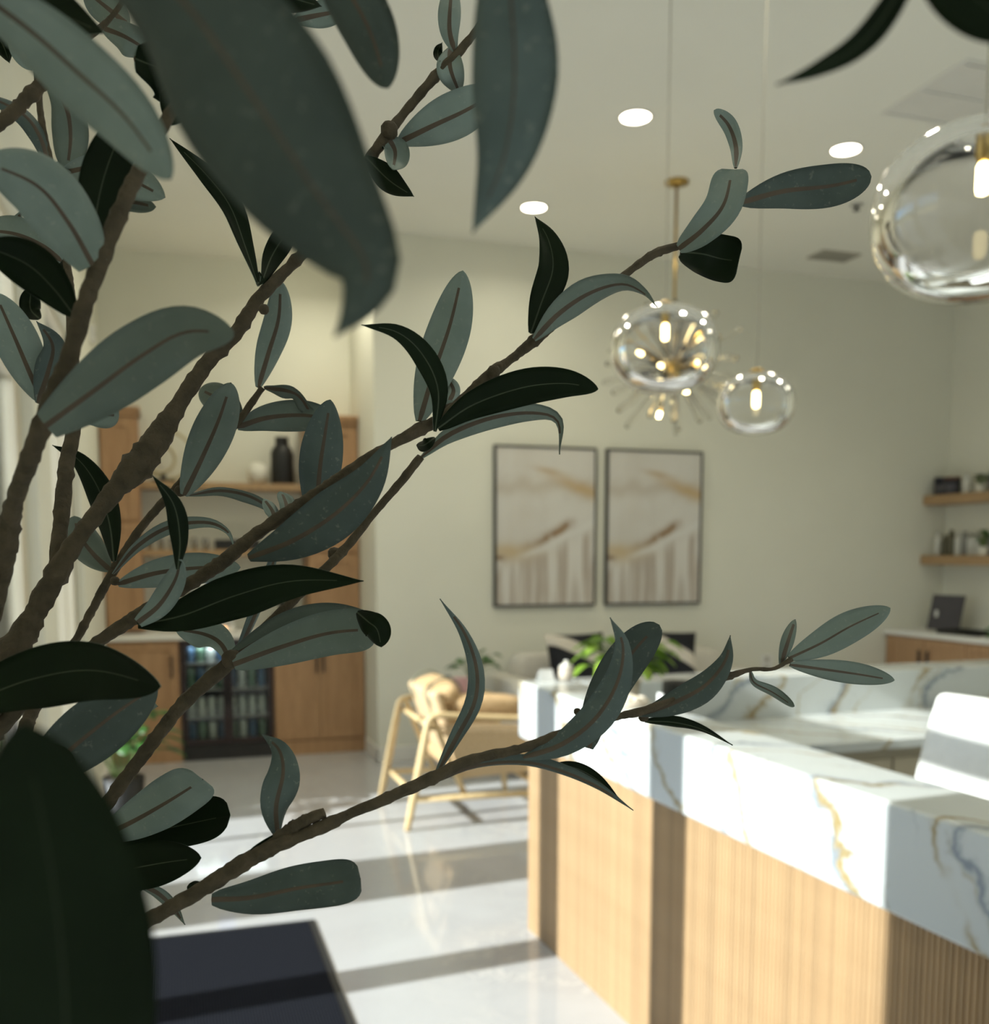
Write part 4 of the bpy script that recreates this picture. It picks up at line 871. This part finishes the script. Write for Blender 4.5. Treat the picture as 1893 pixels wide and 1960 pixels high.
leaf(b6, [(838, 820), (905, 775), (1000, 742), (1080, 734), (1145, 745)], 68, 'T', 'oval', (.43, .42), 5, .12, .04)
leaf(b7, [(806, 876), (860, 832), (940, 800), (1020, 790), (1068, 806), (1071, 870)], 44, 'B', 'lance', (.485, .50), [-25, 10, 30, 75], -.1)
leaf(b6, [(856, 774), (868, 748), (856, 722)], 26, 'B', 'oval', (.445, .46))
leaf(b6, [(832, 838), (812, 852), (798, 852)], 24, 'T', 'round', (.44, .45))
leaf(b6, [(880, 772), (855, 778), (835, 795)], 22, 'B', 'oval', (.446, .45))
# --- middle
leaf(b6, [(476, 1068), (560, 1035), (640, 985), (705, 920), (750, 836)], 98, 'B', 'lance', (.428, .41), [0, 5, -5], -.12, .10, dark=1)
leaf(b7, [(606, 992), (612, 900), (622, 830), (632, 765)], 82, 'B', 'wide', (.475, .455), [0, 0, 15], -.08, .03, dark=1)
leaf(b5, [(454, 818), (510, 800), (580, 795), (650, 806)], 60, 'B', 'oval', (.50, .50), 0, -.1)
leaf(b5, [(352, 948), (385, 880), (418, 805), (442, 733)], 78, 'B', 'oval', (.485, .455), 0, -.08, .02)
leaf(b5, [(494, 742), (514, 675), (533, 610), (537, 538)], 54, 'B', 'oval', (.50, .49), [20, 0, 0], -.15, .04)
leaf(b5, [(506, 742), (545, 746), (575, 760), (600, 800)], 32, 'B', 'oval', (.50, .51), [20, 50, 30], .2, .3)
leaf(b5, [(462, 800), (425, 768), (383, 745)], 58, 'B', 'oval', (.51, .52), 0, .1)
leaf(b5, [(357, 948), (420, 938), (480, 950), (525, 980), (545, 1010)], 30, 'B', 'lance', (.495, .51), [60, 45, 35, 30], .2, .12)
leaf(b6, [(525, 1005), (522, 980), (505, 955)], 26, 'B', 'oval', (.435, .45), 30)
leaf(b6, [(545, 995), (548, 968), (538, 942)], 32, 'B', 'oval', (.44, .455), [0, 40], .2)
leaf(b5, [(216, 1098), (262, 1045), (325, 1008), (395, 1000), (435, 1018), (449, 1052)], 28, 'B', 'lance', (.485, .47), [30, 35, 20, 0, -30], .15)
leaf(b5, [(226, 1118), (300, 1097), (380, 1087), (460, 1086)], 64, 'B', 'oval', (.49, .485), 0, -.08, .02)
leaf(b6, [(264, 1192), (305, 1158), (335, 1110), (345, 1070)], 46, 'B', 'wide', (.412, .398), [0, 20], -.1, .03, extra=[([(340, 1090), (344, 1030), (332, 965), (292, 910)], 38, 'T', 'lance', (.398, .385), [30, 10, 0])])
leaf(b6, [(264, 1196), (350, 1178), (450, 1140), (560, 1112), (696, 1112)], 88, 'T', 'lance', (.42, .405), [0, 5, 0], .12, .13)
leaf(b7, [(450, 1255), (540, 1205), (620, 1182), (712, 1180)], 62, 'B', 'wide', (.46, .455), 0, -.1, .04)
leaf(b7, [(447, 1272), (540, 1238), (630, 1212), (718, 1204)], 86, 'B', 'blunt', (.448, .435), 0, -.06, .03, extra=[([(684, 1172), (705, 1190), (722, 1205), (730, 1238)], 52, 'T', 'oval', (.433, .430), 10)])
leaf(b7, [(440, 1266), (422, 1232), (390, 1214), (336, 1205)], 62, 'B', 'oval', (.46, .47), 15, .12)
leaf(b7, [(456, 1248), (490, 1172), (520, 1085), (530, 1040)], 26, 'B', 'wide', (.478, .485), 40, -.2, .02, dark=1)
leaf(b5, [(218, 1075), (210, 1005), (188, 935), (150, 880), (100, 852)], 52, 'T', 'lance', (.495, .50), [0, 5, 0], .12)
leaf(b5, [(212, 1092), (180, 1062), (152, 1025), (142, 988)], 62, 'B', 'oval', (.505, .52), 0, .1)
# --- low branch
leaf(b8, [(532, 1602), (528, 1545), (542, 1480), (534, 1435), (502, 1406)], 68, 'B', 'lance', (.415, .425), [25, 0, 0], -.15, .05, dark=1)
leaf(b8, [(405, 1722), (480, 1718), (570, 1700), (640, 1690), (690, 1682)], 88, 'B', 'blunt', (.405, .40), 0, -.1, .05, dark=1)
leaf(b7, [(196, 1600), (255, 1572), (320, 1535), (388, 1492)], 96, 'B', 'blunt', (.445, .43), [0, 0, 20], -.1, .05)
leaf(b7, [(205, 1612), (290, 1592), (370, 1575), (441, 1560)], 86, 'T', 'blunt', (.455, .46), [5, 0, -10], .12)
leaf(b7, [(160, 1690), (230, 1668), (310, 1652), (385, 1642)], 90, 'T', 'oval', (.43, .425), 0, .12)
leaf(b8, [(262, 1692), (300, 1708), (330, 1735), (354, 1770)], 24, 'B', 'lance', (.43, .44), 30)
leaf(b8, [(195, 1738), (235, 1715), (285, 1685)], 40, 'B', 'lance', (.43, .435), 20)
leaf(b7, [(190, 1598), (172, 1545), (155, 1485)], 34, 'B', 'oval', (.455, .46), 0)
leaf(b8, [(378, 1710), (366, 1700), (384, 1690)], 18, 'T', 'oval', (.41, .412))
leaf(b8, [(455, 1668), (490, 1630), (535, 1592)], 22, 'T', 'lance', (.405, .408), 40)
leaf(b8, [(832, 1488), (872, 1415), (908, 1345), (912, 1280), (888, 1210), (842, 1146)], 34, 'B', 'lance', (.42, .43), [30, 20, 10, 25], -.3, .03, dark=1)
leaf(b8, [(1002, 1450), (1075, 1425), (1140, 1375), (1182, 1305), (1192, 1235), (1168, 1182)], 66, 'B', 'lance', (.418, .40), [0, 5, 0, 10], -.2, .03, dark=1)
leaf(b8, [(1128, 1432), (1140, 1370), (1185, 1285), (1225, 1232), (1262, 1196)], 80, 'B', 'round', (.44, .45), [0, 0, 0], -.06, .03, dark=1)
leaf(b8, [(834, 1497), (910, 1466), (1000, 1458), (1075, 1475), (1145, 1506), (1212, 1551)], 30, 'B', 'lance', (.42, .43), [50, 45, 35, 20], -.2, .02, extra=[([(1050, 1466), (1095, 1468), (1140, 1490), (1185, 1528)], 24, 'T', 'lance', (.4275, .431), 10)], dark=1)
leaf(b8, [(1224, 1368), (1290, 1345), (1350, 1312), (1388, 1265), (1398, 1216)], 56, 'B', 'lance', (.435, .435), [0, 0, 10], -.15, .03, dark=1)
leaf(b8, [(1234, 1380), (1290, 1382), (1345, 1396), (1402, 1426)], 26, 'T', 'needle', (.44, .445), 30)
leaf(b8, [(1510, 1260), (1570, 1232), (1630, 1198), (1704, 1164)], 62, 'B', 'oval', (.45, .455), 0, -.06, .02, rib=.5)
leaf(b8, [(1512, 1272), (1570, 1280), (1640, 1290), (1712, 1302)], 44, 'B', 'oval', (.45, .455), 10, -.08, .03, rib=.6)
leaf(b8, [(1494, 1274), (1508, 1228), (1522, 1186)], 26, 'B', 'oval', (.452, .46), 20)
leaf(b8, [(1436, 1284), (1444, 1306), (1480, 1325), (1520, 1352)], 22, 'B', 'round', (.445, .45), 20, rib=.4)
# --- left side
leaf(b2, [(88, 815), (180, 748), (270, 682), (355, 636), (448, 640)], 122, 'B', 'wide', (.315, .29), [0, 0, -10], -.1, .06)
leaf(b1, [(-60, 1345), (60, 1300), (180, 1283), (308, 1314)], 122, 'T', 'wide', (.36, .34), [0, 0, 10], .1, .05)
leaf(b7, [(60, 1500), (140, 1430), (215, 1370), (300, 1312)], 118, 'B', 'wide', (.40, .41), 0, -.06, .03, dark=1)
leaf(b7, [(225, 1330), (262, 1345), (302, 1352)], 50, 'B', 'lance', (.43, .44))
leaf(b3, [(142, 795), (180, 790), (228, 796)], 54, 'B', 'round', (.52, .53), 0, .15)
leaf(b3, [(84, 772), (60, 720), (30, 650), (-10, 560)], 82, 'B', 'oval', (.51, .50), 0, -.08)
leaf(b3, [(72, 772), (92, 710), (100, 660), (70, 615)], 58, 'B', 'lance', (.505, .49), [0, 30], .15, dark=1)
leaf(b3, [(75, 610), (58, 590), (60, 552)], 38, 'T', 'oval', (.51, .515))
leaf(b3, [(132, 558), (120, 525), (128, 492)], 28, 'T', 'oval', (.505, .51))
leaf(b2, [(142, 604), (100, 550), (50, 505), (-30, 470)], 88, 'T', 'oval', (.34, .33), [0, 0], .1)
leaf(b3, [(118, 500), (80, 470), (30, 448), (-30, 440)], 66, 'B', 'oval', (.50, .50), 0, .1)
leaf(b2, [(178, 508), (130, 425), (70, 355), (-30, 310)], 128, 'B', 'wide', (.325, .30), 0, -.08, .04)
leaf(b2, [(182, 492), (184, 410), (205, 320), (248, 215)], 84, 'T', 'oval', (.345, .35), 0, .12)
leaf(b1, [(494, 548), (468, 470), (440, 395), (395, 335), (325, 265)], 48, 'T', 'lance', (.46, .45), [50, 25, 10, 0], .15)
leaf(b1, [(500, 542), (520, 490), (550, 445), (590, 405)], 46, 'T', 'lance', (.462, .475), [30, 0], .1)
leaf(b1, [(492, 545), (497, 535), (496, 520)], 16, 'T', 'lance', (.458, .46))
leaf(b3, [(92, 150), (125, 200), (135, 260), (128, 330)], 66, 'B', 'oval', (.515, .52), 0, -.1)
leaf(b3, [(94, 318), (76, 262), (45, 220), (-20, 185)], 38, 'B', 'wide', (.51, .50), 40, -.2, dark=1)
leaf(b3, [(108, 318), (180, 330), (250, 345), (316, 378)], 76, 'B', 'oval', (.53, .54), 0, .15)
leaf(b3, [(120, 330), (190, 318), (250, 330)], 54, 'B', 'oval', (.525, .53), 30, .15)
leaf(b3, [(180, 390), (240, 385), (298, 396)], 34, 'B', 'round', (.535, .545), 10, .2)
leaf(b3, [(0, 455), (20, 440), (45, 400)], 20, 'B', 'lance', (.5, .5))
# --- upper edge
leaf(b4, [(-60, -30), (60, 60), (150, 140), (240, 225), (326, 342)], 132, 'B', 'wide', (.24, .235), 0, -.1, .05)
leaf(b4, [(-10, -40), (80, 10), (200, 64)], 92, 'T', 'lance', (.30, .30), 0, .1)
leaf(b4, [(245, 48), (205, 15), (160, -20)], 60, 'B', 'oval', (.43, .44), 0, -.1)
leaf(b4, [(195, 52), (240, 70), (292, 102)], 62, 'B', 'oval', (.43, .44), 20, .1)
leaf(b4, [(28, 40), (42, 85), (60, 134)], 50, 'B', 'oval', (.44, .45), 10, .1)
leaf(b4, [(-15, 60), (5, 85), (18, 120)], 34, 'T', 'lance', (.45, .46))
leaf(b2, [(258, 112), (310, 135), (350, 170), (392, 190)], 104, 'T', 'wide', (.38, .39), 0, .1)
leaf(b2, [(345, 140), (340, 185), (328, 240)], 62, 'T', 'oval', (.385, .39), 0, .1)
leaf(b9, [(120, -170), (330, -20), (480, 180), (600, 360), (700, 500), (690, 575), (640, 645)], 322, 'B', 'lance', (.175, .165), [0, 0, 0, 20], -.1, .03, dark=1)
leaf(b9, [(960, -175), (978, 0), (985, 150), (965, 300), (905, 445)], 168, 'B', 'lance', (.205, .20), [0, 10, 15], -.1, .02, rib=.6, dark=1)
leaf(b9, [(600, -160), (655, -40), (708, 60), (742, 168)], 108, 'B', 'oval', (.27, .27), 0, -.1, .03, dark=1)
leaf(b2, [(560, 40), (605, 30), (670, 18)], 46, 'B', 'oval', (.46, .47), 0, .1)
leaf(b2, [(500, -40), (560, -5), (615, 12)], 56, 'T', 'lance', (.40, .41))
leaf(b1, [(870, 98), (860, 50), (866, -40)], 44, 'B', 'oval', (.48, .49), 10, -.15)
leaf(b1, [(862, 92), (862, 130), (880, 180)], 52, 'B', 'lance', (.485, .49), 0, .15)
leaf(b1, [(842, 118), (838, 100), (846, 82)], 18, 'T', 'lance', (.478, .48))
leaf(b1, [(764, 272), (830, 240), (890, 212), (960, 172)], 82, 'B', 'oval', (.485, .49), 0, -.08)
leaf(b1, [(742, 262), (756, 290), (752, 325)], 52, 'B', 'round', (.475, .46), 0, .2)
leaf(b1, [(700, 300), (745, 345), (792, 376)], 46, 'T', 'lance', (.47, .465))
leaf(b9, [(1780, -120), (1700, 20), (1640, 90), (1560, 135), (1486, 162)], 52, 'T', 'lance', (.19, .195), [20, 10, 0], .1)
leaf(b9, [(1760, -140), (1830, -40), (1960, 70)], 120, 'T', 'oval', (.185, .18), 0, .1)
# --- the near, out-of-focus leaves low on the left
leaf(b10, [(110, 2330), (128, 2100), (120, 1850), (90, 1620), (40, 1385)], 330, 'T', 'wide', (.155, .15), [0, 0, 0], .1, .02)
leaf(b10, [(60, 2330), (20, 2100), (0, 1900), (-30, 1700)], 300, 'T', 'wide', (.19, .19), 0, .1, .02)
leaf(b7, [(-60, 1600), (20, 1520), (90, 1470), (150, 1480)], 120, 'T', 'oval', (.33, .34), 0, .1)
leaf(b8, [(-40, 1990), (60, 1900), (140, 1840), (205, 1780)], 110, 'T', 'oval', (.35, .36), 0, .1)
